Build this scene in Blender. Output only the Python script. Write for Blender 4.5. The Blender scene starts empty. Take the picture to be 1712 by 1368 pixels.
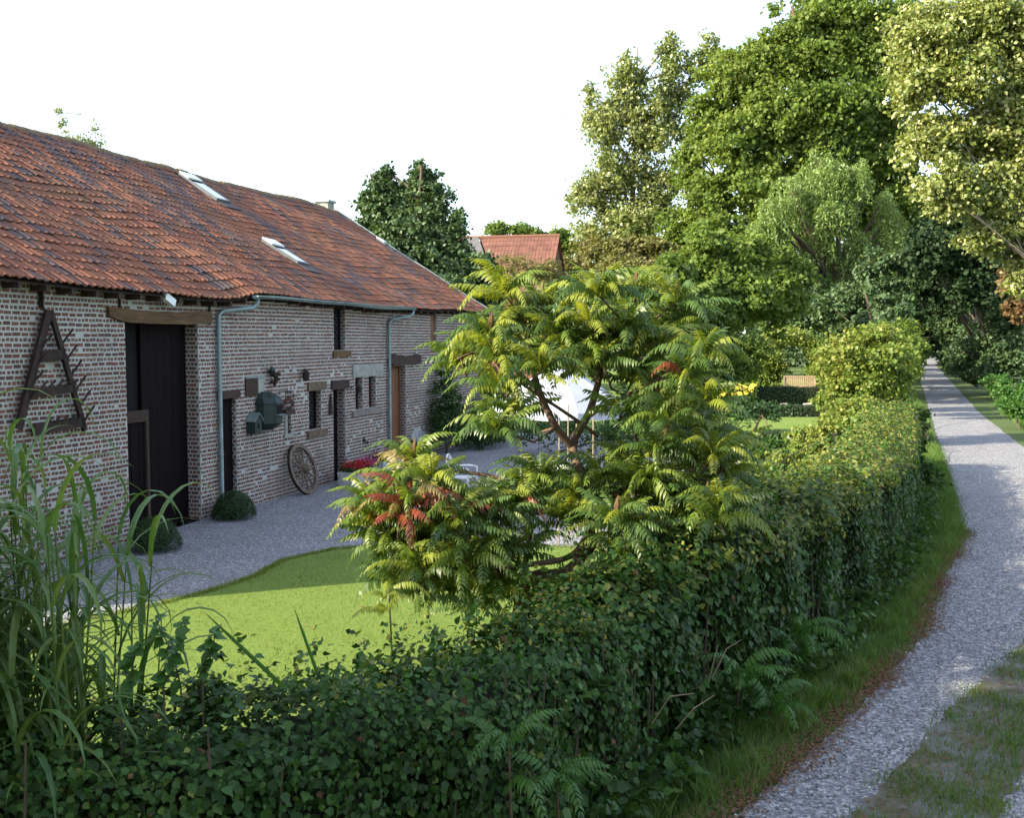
import bpy, bmesh, math, random
import numpy as np
from mathutils import Vector, Matrix
from mathutils.geometry import tessellate_polygon

S = bpy.context.scene
C = S.collection
R = math.radians

# ------------------------------------------------------------------ camera
CAM_H = 3.5
PITCH = math.atan(119 / 1750)
cam_d = bpy.data.cameras.new('camera')
cam_d.sensor_width = 36.0
cam_d.lens = 1750 / 1712 * 36.0
cam_d.clip_end = 3000
cam_d.clip_start = 0.05
cam = bpy.data.objects.new('camera', cam_d)
C.objects.link(cam)
cam.location = (0, 0, CAM_H)
cam.rotation_euler = (math.pi / 2 - PITCH, 0, 0)
S.camera = cam

# ------------------------------------------------------------------ sky and sun
SUN_AZ, SUN_EL = -112.0, 28.0            # azimuth clockwise from +Y
world = bpy.data.worlds.new('World')
S.world = world
world.use_nodes = True
nt = world.node_tree
bgn = nt.nodes['Background']
sky = nt.nodes.new('ShaderNodeTexSky')
sky.sky_type = 'NISHITA'
sky.sun_disc = False
sky.sun_elevation = R(SUN_EL)
sky.sun_rotation = R(SUN_AZ)
sky.dust_density = 1.5
sky.air_density = 1.0
veil = nt.nodes.new('ShaderNodeMix')     # thin bright high haze over the whole sky
veil.data_type = 'RGBA'
veil.blend_type = 'ADD'
veil.inputs[0].default_value = 1.0
nt.links.new(sky.outputs[0], veil.inputs[6])
veil.inputs[7].default_value = (1.85, 1.92, 2.08, 1)
nt.links.new(veil.outputs[2], bgn.inputs[0])
bgn.inputs[1].default_value = 0.12
sd = bpy.data.lights.new('sun', 'SUN')
sd.energy = 5.0
sd.angle = R(0.6)
sd.color = (1.0, 0.88, 0.66)
sun = bpy.data.objects.new('sun', sd)
C.objects.link(sun)
sdir = Vector((math.sin(R(SUN_AZ)) * math.cos(R(SUN_EL)), math.cos(R(SUN_AZ)) * math.cos(R(SUN_EL)), math.sin(R(SUN_EL))))
sun.rotation_euler = sdir.to_track_quat('Z', 'Y').to_euler()
sun.location = (-30, 0, 30)
S.view_settings.view_transform = 'Standard'
S.view_settings.look = 'None'
S.view_settings.gamma = 1
S.view_settings.exposure = 1.5
S.view_settings.use_curve_mapping = False
S.cycles.max_bounces = 6
S.cycles.transparent_max_bounces = 8

rnd = random.Random(7)
rng = np.random.default_rng(7)

# ------------------------------------------------------------------ where a thing in view stands: lines of sight
def ray(px, py):
    cx = (px - 856) / 1750
    cy = -(py - 684) / 1750
    return Vector((cx, math.cos(PITCH) + cy * math.sin(PITCH), -math.sin(PITCH) + cy * math.cos(PITCH)))

def at(px, py, Y):
    r = ray(px, py)
    return Vector((0, 0, CAM_H)) + r * (Y / r.y)

def gp(px, py, z=0.0):
    r = ray(px, py)
    return Vector((0, 0, CAM_H)) + r * ((z - CAM_H) / r.z)

# ------------------------------------------------------------------ objects
def tag(o, label=None, cat=None, group=None, kind=None):
    if label: o['label'] = label
    if cat: o['category'] = cat
    if group: o['group'] = group
    if kind: o['kind'] = kind
    return o

def link(o, parent=None):
    C.objects.link(o)
    if parent is not None:
        o.parent = parent
    return o

def empty(name, loc, rz=0.0, label=None, cat=None, group=None):
    o = bpy.data.objects.new(name, None)
    o.empty_display_size = 0.2
    link(o)
    o.location = loc
    o.rotation_euler = (0, 0, rz)
    return tag(o, label, cat, group)

class MB:
    """collects shapes of ONE mesh; vertices are given in the parent's frame"""
    def __init__(s):
        s.v, s.f, s.m = [], [], []
    def add(s, vs, fs, mi=0):
        b = len(s.v)
        s.v += [tuple(p) for p in vs]
        s.f += [tuple(i + b for i in f) for f in fs]
        s.m += [mi] * len(fs)
        return s
    def box(s, c, d, rz=0.0, mi=0, M=None):
        x, y, z = d[0] / 2, d[1] / 2, d[2] / 2
        vs = [Vector(p) for p in ((-x, -y, -z), (x, -y, -z), (x, y, -z), (-x, y, -z), (-x, -y, z), (x, -y, z), (x, y, z), (-x, y, z))]
        if M is not None: vs = [M @ p for p in vs]
        if rz:
            rm = Matrix.Rotation(rz, 3, 'Z')
            vs = [rm @ p for p in vs]
        vs = [p + Vector(c) for p in vs]
        return s.add(vs, [(0, 3, 2, 1), (4, 5, 6, 7), (0, 1, 5, 4), (1, 2, 6, 5), (2, 3, 7, 6), (3, 0, 4, 7)], mi)
    def span(s, a, b, mi=0):
        return s.box([(a[i] + b[i]) / 2 for i in range(3)], [abs(b[i] - a[i]) for i in range(3)], mi=mi)
    def tube(s, pts, rad, n=6, mi=0, cap=True):
        pts = [Vector(p) for p in pts]
        if not hasattr(rad, '__len__'): rad = [rad] * len(pts)
        up = None
        rings = []
        for i, p in enumerate(pts):
            t = (pts[min(i + 1, len(pts) - 1)] - pts[max(i - 1, 0)])
            t = t.normalized() if t.length > 1e-9 else Vector((0, 0, 1))
            if up is None:
                up = t.orthogonal().normalized()
            up = (up - t * up.dot(t))
            up = up.normalized() if up.length > 1e-6 else t.orthogonal().normalized()
            q = t.cross(up)
            rings.append([p + (up * math.cos(2 * math.pi * k / n) + q * math.sin(2 * math.pi * k / n)) * rad[i] for k in range(n)])
        vs = [v for r_ in rings for v in r_]
        fs = []
        for i in range(len(pts) - 1):
            for k in range(n):
                a, b = i * n + k, i * n + (k + 1) % n
                fs.append((a, b, b + n, a + n))
        if cap:
            fs.append(tuple(range(n))[::-1])
            fs.append(tuple(range((len(pts) - 1) * n, len(pts) * n)))
        return s.add(vs, fs, mi)
    def lathe(s, c, prof, n=16, mi=0):
        vs, fs = [], []
        for r_, z in prof:
            vs += [(c[0] + r_ * math.cos(2 * math.pi * k / n), c[1] + r_ * math.sin(2 * math.pi * k / n), c[2] + z) for k in range(n)]
        for i in range(len(prof) - 1):
            for k in range(n):
                a, b = i * n + k, i * n + (k + 1) % n
                fs.append((a, b, b + n, a + n))
        return s.add(vs, fs, mi)
    def blob(s, c, r_, n=8, jit=0.2, mi=0, rs=None):
        rs = rs or rnd
        vs, fs = [], []
        m = max(4, n // 2 + 1)
        for i in range(m + 1):
            th = math.pi * i / m
            for k in range(n):
                j = 1 + rs.uniform(-jit, jit)
                vs.append((c[0] + r_[0] * j * math.sin(th) * math.cos(2 * math.pi * k / n), c[1] + r_[1] * j * math.sin(th) * math.sin(2 * math.pi * k / n), c[2] + r_[2] * math.cos(th) * (1 + (j - 1) * .5)))
        for i in range(m):
            for k in range(n):
                a, b = i * n + k, i * n + (k + 1) % n
                fs.append((a, a + n, b + n, b))
        return s.add(vs, fs, mi)
    def mesh(s, name, mats, smooth=False):
        me = bpy.data.meshes.new(name)
        me.from_pydata(s.v, [], s.f)
        for m in (mats if isinstance(mats, (list, tuple)) else [mats]):
            me.materials.append(m)
        if any(s.m):
            me.polygons.foreach_set('material_index', s.m)
        if smooth:
            me.polygons.foreach_set('use_smooth', [True] * len(me.polygons))
        me.update()
        return me
    def build(s, name, mats, parent=None, smooth=False, kind=None, label=None, local=True):
        if parent is not None and local == 'world':
            inv = Matrix.LocRotScale(parent.location, parent.rotation_euler, None).inverted()
            s.v = [tuple(inv @ Vector(p)) for p in s.v]
        o = link(bpy.data.objects.new(name, s.mesh(name, mats, smooth)), parent)
        if kind: o['kind'] = kind
        if label: o['label'] = label
        return o

def np_mesh(name, V, T, mat, mats=None, midx=None):
    """V (n,3), T (m,3) -> mesh data"""
    V = np.asarray(V, dtype=np.float32); T = np.asarray(T, dtype=np.int32)
    me = bpy.data.meshes.new(name)
    me.vertices.add(len(V)); me.vertices.foreach_set('co', V.ravel())
    me.loops.add(T.size); me.loops.foreach_set('vertex_index', T.ravel())
    me.polygons.add(len(T)); me.polygons.foreach_set('loop_start', np.arange(0, T.size, 3, dtype=np.int32))
    for m in (mats or [mat]): me.materials.append(m)
    if midx is not None: me.polygons.foreach_set('material_index', np.asarray(midx, dtype=np.int32))
    me.update(calc_edges=True)
    return me

def np_obj(name, V, T, mat, parent=None, kind=None, mats=None, midx=None):
    if parent is not None:                      # V comes in world coordinates
        inv = np.array(Matrix.LocRotScale(parent.location, parent.rotation_euler, None).inverted())
        V = np.asarray(V) @ inv[:3, :3].T + inv[:3, 3]
    o = link(bpy.data.objects.new(name, np_mesh(name, V, T, mat, mats, midx)), parent)
    if kind: o['kind'] = kind
    return o

# ------------------------------------------------------------------ materials
class N:
    def __init__(s, name):
        s.m = bpy.data.materials.new(name)
        s.m.use_nodes = True
        s.t = s.m.node_tree
        s.p = s.t.nodes['Principled BSDF']
        s.o = s.t.nodes['Material Output']
    def n(s, typ, **kw):
        k = s.t.nodes.new('ShaderNode' + typ)
        for a, b in kw.items(): setattr(k, a, b)
        return k
    def l(s, a, b): s.t.links.new(a, b)
    def coord(s, obj=True):
        return s.n('TexCoord').outputs['Object' if obj else 'Generated']
    def noise(s, scale, detail=3, rough=.55, vec=None, stretch=None):
        k = s.n('TexNoise')
        k.inputs['Scale'].default_value = scale; k.inputs['Detail'].default_value = detail; k.inputs['Roughness'].default_value = rough
        v = vec or s.coord()
        if stretch:
            mp = s.n('Mapping'); mp.inputs['Scale'].default_value = stretch
            s.l(v, mp.inputs[0]); v = mp.outputs[0]
        s.l(v, k.inputs['Vector'])
        return k.outputs['Fac']
    def ramp(s, fac, stops):
        k = s.n('ValToRGB')
        e = k.color_ramp.elements
        while len(e) > 1: e.remove(e[-1])
        e[0].position = stops[0][0]; e[0].color = (*stops[0][1], 1)
        for p, c in stops[1:]:
            x = e.new(p); x.color = (*c, 1)
        s.l(fac, k.inputs[0])
        return k.outputs[0]
    def mix(s, fac, a, b, blend='MIX'):
        k = s.n('Mix', data_type='RGBA', blend_type=blend)
        for inp, v in ((0, fac), (6, a), (7, b)):
            if isinstance(v, (int, float)): k.inputs[inp].default_value = v
            elif isinstance(v, tuple): k.inputs[inp].default_value = (*v, 1)
            else: s.l(v, k.inputs[inp])
        return k.outputs[2]
    def math(s, op, a, b=0.0, clamp=False):
        k = s.n('Math', operation=op); k.use_clamp = clamp
        for i, v in enumerate((a, b)):
            if isinstance(v, (int, float)): k.inputs[i].default_value = v
            else: s.l(v, k.inputs[i])
        return k.outputs[0]
    def rand(s):
        g = s.n('NewGeometry'); o = s.n('ObjectInfo')
        return s.math('FRACT', s.math('ADD', g.outputs['Random Per Island'], s.math('MULTIPLY', o.outputs['Random'], 1.0)))
    def bump(s, h, strength=.5, dist=.02):
        k = s.n('Bump'); k.inputs['Strength'].default_value = strength; k.inputs['Distance'].default_value = dist
        s.l(h, k.inputs['Height']); s.l(k.outputs[0], s.p.inputs['Normal'])
    def base(s, c, rough=.8, metal=0.0, spec=.3):
        if isinstance(c, tuple): s.p.inputs['Base Color'].default_value = (*c, 1)
        else: s.l(c, s.p.inputs['Base Color'])
        s.p.inputs['Roughness'].default_value = rough; s.p.inputs['Metallic'].default_value = metal
        s.p.inputs['Specular IOR Level'].default_value = spec
        return s.m

def simple(name, c, rough=.7, var=.25, scale=6, metal=0.0, spec=.3, bump=.2, stretch=None):
    k = N(name)
    n1 = k.noise(scale, 4, .6, stretch=stretch)
    lo = tuple(x * (1 - var) for x in c); hi = tuple(min(1, x * (1 + var)) for x in c)
    k.base(k.ramp(n1, [(.3, lo), (.7, hi)]), rough, metal, spec)
    if bump: k.bump(k.noise(scale * 5, 3, stretch=stretch), bump, .01)
    return k.m

def leafm(name, cols, trans=.35, rough=.45, spec=.4, nscale=.6, tcol=None, patch=.5):
    """leaves: every leaf its own tone (random per island), broad patches by noise; light shines through"""
    k = N(name)
    r1 = k.rand()
    n1 = k.noise(nscale, 2)
    f = k.math('ADD', k.math('MULTIPLY', r1, 1 - patch), k.math('MULTIPLY', k.math('MULTIPLY', k.math('SUBTRACT', n1, .25), 2.0), patch), True)
    st = [(i / max(1, len(cols) - 1), c) for i, c in enumerate(cols)]
    col = k.ramp(f, st)
    k.base(col, rough, 0, spec)
    tr = k.n('BsdfTranslucent')
    k.l(k.mix(1.0, col, tcol or (1.25, 1.2, .55), 'MULTIPLY'), tr.inputs[0])
    mx = k.n('MixShader'); mx.inputs[0].default_value = trans
    k.l(k.p.outputs[0], mx.inputs[1]); k.l(tr.outputs[0], mx.inputs[2]); k.l(mx.outputs[0], k.o.inputs[0])
    return k.m

M = {}
# bricks: dull red to near-black, some ochre
k = N('old_brick')
bc = k.ramp(k.rand(), [(0, (.085, .030, .024)), (.25, (.16, .052, .034)), (.5, (.11, .042, .036)), (.7, (.21, .075, .042)), (.85, (.06, .035, .04)), (1, (.24, .11, .06))])
k.base(k.mix(k.math('MULTIPLY', k.math('SUBTRACT', k.noise(.8, 6, .7), .5, True), 3.2, True), k.mix(k.noise(40, 3), bc, k.mix(.45, bc, (.10, .07, .06))), k.mix(.5, bc, (.26, .24, .22))), .9)
k.bump(k.noise(90, 3), .4, .006)
M['brick'] = k.m
k = N('lime_mortar')
k.base(k.mix(k.math('MULTIPLY', k.math('SUBTRACT', k.noise(.9, 5, .65), .45, True), 2.4, True), k.ramp(k.noise(25, 3), [(.3, (.34, .345, .32)), (.7, (.47, .46, .43))]), (.24, .225, .20)), .95)
k.bump(k.noise(60, 4), .5, .01)
M['mortar'] = k.m
k = N('clay_tile')
tr_ = k.rand()
tc = k.ramp(tr_, [(0, (.15, .062, .042)), (.3, (.225, .085, .048)), (.55, (.14, .064, .046)), (.8, (.27, .105, .056)), (1, (.12, .060, .050))])
moss = k.noise(1.3, 5, .7)
tc = k.mix(k.math('MULTIPLY', k.math('SUBTRACT', moss, .45, True), 3.4, True), tc, (.15, .085, .05))
tc = k.mix(k.math('MULTIPLY', k.math('SUBTRACT', k.noise(22, 4, .7), .55, True), 2.5, True), tc, (.12, .07, .055))
k.base(tc, .85)
k.bump(k.noise(70, 3), .3, .006)
M['tile'] = k.m
k = N('dark_clay_tile')
k.base(k.mix(k.noise(12, 4, .7), k.ramp(k.rand(), [(0, (.055, .045, .055)), (.5, (.10, .06, .055)), (1, (.13, .09, .07))]), (.07, .055, .06)), .7)
M['tile_dark'] = k.m
k = N('mossy_ridge')
k.base(k.ramp(k.noise(3, 4, .7), [(.35, (.07, .06, .045)), (.5, (.12, .11, .06)), (.62, (.20, .13, .07)), (.7, (.13, .06, .04))]), .9)
k.bump(k.noise(40, 3), .6, .015)
M['ridge'] = k.m
M['beam'] = simple('weathered_beam', (.11, .065, .032), .85, .45, 3, stretch=(1, 8, 8), bump=.6)
M['beam_dark'] = simple('dark_beam', (.045, .028, .022), .85, .4, 4, stretch=(1, 8, 8), bump=.6)
M['door_dark'] = simple('dark_door_boards', (.006, .0035, .005), .7, .35, 3, stretch=(8, 8, 1), bump=.4)
M['door_dark'].node_tree.nodes['Principled BSDF'].inputs['Specular IOR Level'].default_value = .08
M['door_brown'] = simple('brown_door_boards', (.17, .075, .035), .55, .35, 3, stretch=(8, 8, 1), bump=.4)
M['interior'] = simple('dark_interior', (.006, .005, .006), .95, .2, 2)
M['zinc'] = simple('zinc', (.20, .26, .265), .5, .25, 3, metal=.35, bump=.05)
M['sky_frame'] = simple('grey_window_frame', (.10, .11, .12), .5, .2, 5, bump=0)
M['white_paint'] = simple('white_paint', (.78, .80, .82), .4, .05, 3, bump=0)
M['iron'] = simple('rusty_iron', (.035, .022, .018), .8, .5, 8, metal=.2)
M['stone'] = simple('pale_stone', (.27, .28, .25), .9, .25, 6, bump=.5)
M['stone_brown'] = simple('brown_stone', (.13, .095, .065), .9, .3, 6, bump=.5)
M['stone_sill'] = simple('grey_pink_stone', (.20, .17, .16), .9, .3, 6, bump=.5)
M['lime'] = simple('limewash', (.40, .41, .40), .9, .2, 4, bump=.4)
M['green_metal'] = simple('green_metal', (.026, .042, .040), .55, .3, 5, metal=.2, bump=.1)
M['wheel_wood'] = simple('grey_wheel_wood', (.15, .11, .085), .85, .35, 8, bump=.4)
M['glass'] = N('dark_glass').base((.012, .014, .018), .08, 0, .8)
k = N('skylight_glass'); M['skyglass'] = k.base((.62, .68, .74), .06, .55, .9)
M['parasol'] = leafm('parasol_cloth', [(.46, .50, .58), (.52, .56, .63)], .3, .8, .1, tcol=(.95, .95, .95))
M['plastic'] = simple('white_plastic', (.80, .81, .83), .35, .04, 3, bump=0)
M['terracotta_trough'] = simple('concrete_trough', (.42, .43, .42), .9, .25, 8, bump=.4)
M['bark'] = simple('bark', (.085, .065, .045), .9, .4, 6, stretch=(3, 3, 1), bump=.8)
M['bark_pale'] = simple('pale_bark', (.20, .17, .13), .9, .4, 6, bump=.6)
M['sumac_bark'] = simple('sumac_bark', (.11, .070, .050), .85, .35, 9, bump=.7)
M['cane'] = simple('pale_cane', (.24, .20, .14), .7, .2, 4)
M['bench_wood'] = simple('bench_wood', (.30, .22, .15), .6, .2, 6, stretch=(1, 6, 6))
M['rock'] = simple('rock', (.33, .30, .26), .9, .3, 5, bump=.6)
M['core'] = simple('core_shade', (.016, .018, .010), 1.0, .4, 6)  # near-black, paints the shade deep inside hedges and clipped shrubs
M['litter'] = leafm('leaf_litter', [(.06, .035, .022), (.13, .065, .038), (.19, .11, .065), (.09, .048, .03)], .1, .9, .1)
# foliage
M['l_hedge'] = leafm('hedge_leaf', [(.013, .032, .009), (.026, .066, .014), (.045, .105, .020), (.085, .155, .028)], .30, .5, .25, .9, patch=.35)
M['l_hedge2'] = leafm('hedge_yellow_sunlit_leaf', [(.07, .12, .025), (.13, .18, .035), (.24, .26, .06), (.30, .25, .09)], .4, .5, .3, .9, patch=.35)  # bright yellow paints sunlight onto hedge leaves, also used on loose shoots
M['l_weed'] = leafm('weed_leaf', [(.04, .11, .02), (.07, .17, .03)], .35, .5, .35)
M['l_sumac'] = leafm('sumac_green', [(.045, .095, .024), (.075, .14, .032), (.125, .19, .05)], .4, .4, .45, 1.5)
M['l_sumac_f'] = leafm('sumac_fresh_green', [(.09, .16, .025), (.14, .21, .03), (.20, .24, .04)], .42, .42, .5, 1.5)
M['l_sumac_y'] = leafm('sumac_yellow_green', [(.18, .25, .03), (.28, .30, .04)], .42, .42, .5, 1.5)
M['l_sumac_o'] = leafm('sumac_turning', [(.22, .22, .05), (.24, .17, .06), (.13, .18, .04)], .42, .42, .5, 1.5)
M['l_sumac_r'] = leafm('sumac_red', [(.19, .028, .022), (.27, .07, .035), (.22, .12, .04)], .4, .42, .5, 1.5, tcol=(1.2, .7, .6))
M['l_reed'] = leafm('reed_leaf', [(.035, .09, .03), (.065, .14, .035), (.12, .20, .05), (.20, .25, .08)], .38, .4, .45, 2.5)
M['l_conifer'] = leafm('dense_dark_leaf', [(.030, .062, .028), (.06, .11, .042), (.10, .16, .055)], .25, .5, .35, .35)
M['l_big'] = leafm('broad_green_leaf', [(.055, .105, .025), (.10, .165, .034), (.155, .22, .045), (.24, .28, .07)], .42, .55, .25, .12)
M['l_willow'] = leafm('willow_leaf', [(.09, .16, .04), (.15, .23, .06), (.24, .32, .10)], .35, .45, .45, .2)
M['l_poplar'] = leafm('poplar_leaf', [(.10, .15, .04), (.20, .25, .08), (.36, .36, .16)], .35, .4, .6, .25)
M['l_aspen'] = leafm('silver_leaf', [(.08, .13, .025), (.18, .23, .05), (.30, .33, .11), (.48, .48, .26)], .35, .35, .7, .5, patch=.25)
M['l_shade'] = leafm('shaded_wood_leaf', [(.015, .035, .014), (.03, .06, .02)], .2, .6, .2, .2)  # leaf green darkened to paint in the shade over the lane
M['l_rust'] = leafm('rusty_leaf', [(.10, .06, .03), (.18, .10, .05), (.10, .12, .04)], .3, .6, .2, .4)
M['l_olive'] = leafm('olive_leaf', [(.08, .11, .03), (.15, .17, .05), (.17, .15, .06), (.14, .19, .04)], .35, .55, .25, .3)
M['l_bright'] = leafm('bright_bush_leaf', [(.06, .13, .02), (.13, .20, .035), (.22, .26, .05), (.28, .22, .09)], .38, .5, .35, .5)
M['tile_old'] = simple('aged_red_tile', (.13, .060, .046), .85, .35, 1.5)
M['l_box'] = leafm('box_leaf', [(.02, .05, .015), (.035, .08, .022)], .2, .5, .3)
M['l_grass'] = leafm('grass_blade', [(.05, .12, .02), (.09, .17, .03), (.15, .20, .05)], .35, .5, .3, 1.0)
M['l_lawn'] = leafm('lawn_blade', [(.07, .13, .02), (.13, .19, .028), (.17, .22, .035), (.30, .30, .09)], .35, .55, .25, 2.2, patch=.65)
M['f_yellow'] = leafm('yellow_petal', [(.75, .55, .05), (.8, .65, .12)], .3, .6, .2)
M['f_red'] = leafm('red_petal', [(.45, .02, .04), (.6, .05, .07)], .3, .6, .2, tcol=(1, .8, .8))
M['f_pink'] = leafm('pink_petal', [(.5, .08, .22), (.6, .2, .4)], .3, .6, .2, tcol=(1, .8, .9))
M['f_blue'] = leafm('blue_petal', [(.3, .32, .6), (.6, .62, .8)], .3, .6, .2, tcol=(1, 1, 1))
M['f_white'] = leafm('white_petal', [(.7, .7, .66), (.8, .8, .8)], .3, .6, .2, tcol=(1, 1, 1))

# ground surfaces
k = N('rough_ground')
k.base(k.mix(k.noise(.35, 5, .6), k.ramp(k.noise(9, 5, .7), [(.3, (.035, .055, .018)), (.6, (.06, .10, .025)), (.8, (.10, .09, .045))]), (.075, .11, .03)), .95)
k.bump(k.noise(30, 5, .7), .8, .03)
M['ground'] = k.m
k = N('mown_lawn')
st_ = k.n('TexWave', wave_type='BANDS', bands_direction='DIAGONAL'); st_.inputs['Scale'].default_value = .55; st_.inputs['Distortion'].default_value = 1.5
k.l(k.coord(), st_.inputs['Vector'])
k.base(k.mix(k.math('MULTIPLY', st_.outputs['Fac'], .35), k.ramp(k.noise(14, 6, .8), [(.3, (.06, .12, .02)), (.45, (.11, .18, .028)), (.6, (.15, .20, .035)), (.75, (.26, .27, .08))]), (.14, .21, .035)), .95)
k.bump(k.noise(60, 5, .8), .8, .02)
M['lawn'] = k.m

def gravelm(name, a, b, c_):
    k = N(name)
    vo = k.n('TexVoronoi'); vo.inputs['Scale'].default_value = 38
    k.l(k.coord(), vo.inputs['Vector'])
    sep = k.n('SeparateColor'); k.l(vo.outputs['Color'], sep.inputs[0])
    st = k.ramp(sep.outputs[0], [(0, a), (.45, b), (.8, c_), (1, tuple(min(1, x * 1.5) for x in c_))])
    dirt = k.math('MULTIPLY', k.math('SUBTRACT', k.noise(.9, 5, .65), .5, True), 2.2, True)
    k.base(k.mix(dirt, st, tuple(x * .7 for x in b)), .9)
    k.bump(k.math('MULTIPLY', k.math('SUBTRACT', 1.0, vo.outputs['Distance']), 1.0), .8, .02)
    return k.m
M['gravel'] = gravelm('blue_grey_gravel', (.10, .102, .112), (.18, .184, .20), (.28, .28, .295))
M['pebble'] = simple('gravel_stone', (.31, .32, .37), .85, .3, 30)
k = N('pebble2'); k.base(k.ramp(k.rand(), [(0, (.07, .073, .085)), (.5, (.16, .165, .19)), (.85, (.26, .265, .285)), (1, (.5, .5, .51))]), .85); M['pebble'] = k.m
k = N('leaf_soil'); k.base(k.ramp(k.noise(12, 5, .75), [(.3, (.05, .035, .025)), (.55, (.13, .08, .05)), (.75, (.20, .13, .08))]), .95); k.bump(k.noise(50, 4), .8, .02); M['soil'] = k.m

k = N('track_centre'); k.base(k.mix(k.math('MULTIPLY', k.math('SUBTRACT', k.noise(2.2, 5, .7), .42, True), 5.0, True), k.ramp(k.noise(12, 5, .75), [(.3, (.05, .07, .025)), (.55, (.10, .085, .05)), (.75, (.16, .125, .085))]), (.15, .155, .165)), .95); k.bump(k.noise(50, 4), .8, .02); M['strip'] = k.m

# ------------------------------------------------------------------ leaves by the thousand
QUAD = (np.array([(0, 0, 0), (-.42, .45, .08), (0, 1, -.06), (.42, .45, .08)]), np.array([(0, 1, 2), (0, 2, 3)]))          # folded diamond
HEART = (np.array([(0, 0, 0), (-.34, .10, .05), (-.44, .42, .09), (0, 1, -.12), (.44, .42, .09), (.34, .10, .05), (0, .45, 0)]),
         np.array([(0, 6, 1), (1, 6, 2), (2, 6, 3), (3, 6, 4), (4, 6, 5), (5, 6, 0)]))
NARROW = (np.array([(0, 0, 0), (-.11, .4, .02), (0, 1, -.05), (.11, .4, .02)]), np.array([(0, 1, 2), (0, 2, 3)]))
def unit(a):
    return a / np.maximum(np.linalg.norm(a, axis=1, keepdims=True), 1e-9)
def leaves(P, nrm, tip, size, shape=QUAD):
    """leaf templates placed at P with blade normal nrm and tip direction tip (made orthogonal)"""
    nrm = unit(nrm); tip = unit(tip - nrm * np.sum(tip * nrm, 1, keepdims=True))
    x = np.cross(tip, nrm)
    tv, tt = shape
    size = np.broadcast_to(np.asarray(size, dtype=float).reshape(-1, 1, 1), (len(P), 1, 1))
    V = P[:, None, :] + size * (tv[None, :, 0:1] * x[:, None, :] + tv[None, :, 1:2] * tip[:, None, :] + tv[None, :, 2:3] * nrm[:, None, :])
    T = tt[None] + (np.arange(len(P)) * len(tv))[:, None, None]
    return V.reshape(-1, 3), T.reshape(-1, 3)
def join(parts):
    Vs, Ts, b = [], [], 0
    for V, T in parts:
        Vs.append(V); Ts.append(T + b); b += len(V)
    return np.concatenate(Vs), np.concatenate(Ts)
def rdir(n, g=rng):
    return unit(g.normal(size=(n, 3)))

def crown(blobs, n, size, clumps=16, clump_r=.32, shape=QUAD, droop=.25, fuzz=.22, fill=.25, g=rng, stretch=1.0):
    """foliage in three steps: boughs set on ellipsoids, twigs on the boughs, leaves about the twigs; blobs: (cx,cy,cz,rx,ry,rz)"""
    blobs = [np.array(b, float) for b in blobs]
    w = np.array([(b[3] * b[4] * b[5]) ** (2 / 3) for b in blobs]); w /= w.sum()
    Ps, Ns = [], []
    for b, wi in zip(blobs, w):
        nb = max(20, int(n * wi))
        nc = max(6, int(clumps * 1.7))
        d = rdir(nc, g)
        rr = g.uniform(.5, 1.0, size=(nc, 1))
        rr[g.random(nc) < fill] *= .55
        cc = b[:3] + d * rr * b[3:6]
        cr = clump_r * b[3:6].mean() * g.uniform(.5, 1.45, size=nc)
        ns = 9
        dd = rdir(nc * ns, g)
        dd[:, 2] = np.where((dd[:, 2] < -.2) & (g.random(nc * ns) < .6), -dd[:, 2], dd[:, 2])
        cen = np.repeat(cc, ns, 0) + dd * (np.repeat(cr, ns) * g.uniform(.45, 1.25, nc * ns))[:, None] * np.array([1, 1, .75 * stretch])
        sr = np.repeat(cr, ns) * g.uniform(.22, .5, nc * ns)
        pc = sr ** 1.6; pc /= pc.sum()
        idx = g.choice(nc * ns, nb, p=pc)
        e = rdir(nb, g)
        rad = sr[idx] * np.abs(g.normal(size=nb)) * (.55 + fuzz) * 1.25
        Ps.append(cen[idx] + e * rad[:, None] * np.array([1.15, 1.15, .7 * stretch])); Ns.append(dd[idx] * .8 + e * .5)
    P = np.concatenate(Ps); Nn = np.concatenate(Ns)
    nn = unit(Nn * .55 + rdir(len(P), g) * .8 + np.array([0, 0, .3]))
    tip = rdir(len(P), g) + Nn * .4 - np.array([0, 0, droop * 2])
    return leaves(P, nn, tip, size * g.uniform(.55, 1.3, len(P)), shape)

def limb(mb, a, b, ra, rb, bend=.15, seg=5, n=6, rs=rnd):
    a, b = Vector(a), Vector(b)
    L = (b - a).length
    off = Vector((rs.uniform(-1, 1), rs.uniform(-1, 1), rs.uniform(-.2, .8))) * bend * L
    pts = []
    for i in range(seg + 1):
        t = i / seg
        p = a.lerp(b, t) + off * (4 * t * (1 - t)) * .5
        pts.append(p + Vector((rs.uniform(-1, 1), rs.uniform(-1, 1), 0)) * .01 * L)
    mb.tube(pts, [ra + (rb - ra) * i / seg for i in range(seg + 1)], n)
    return pts

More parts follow.
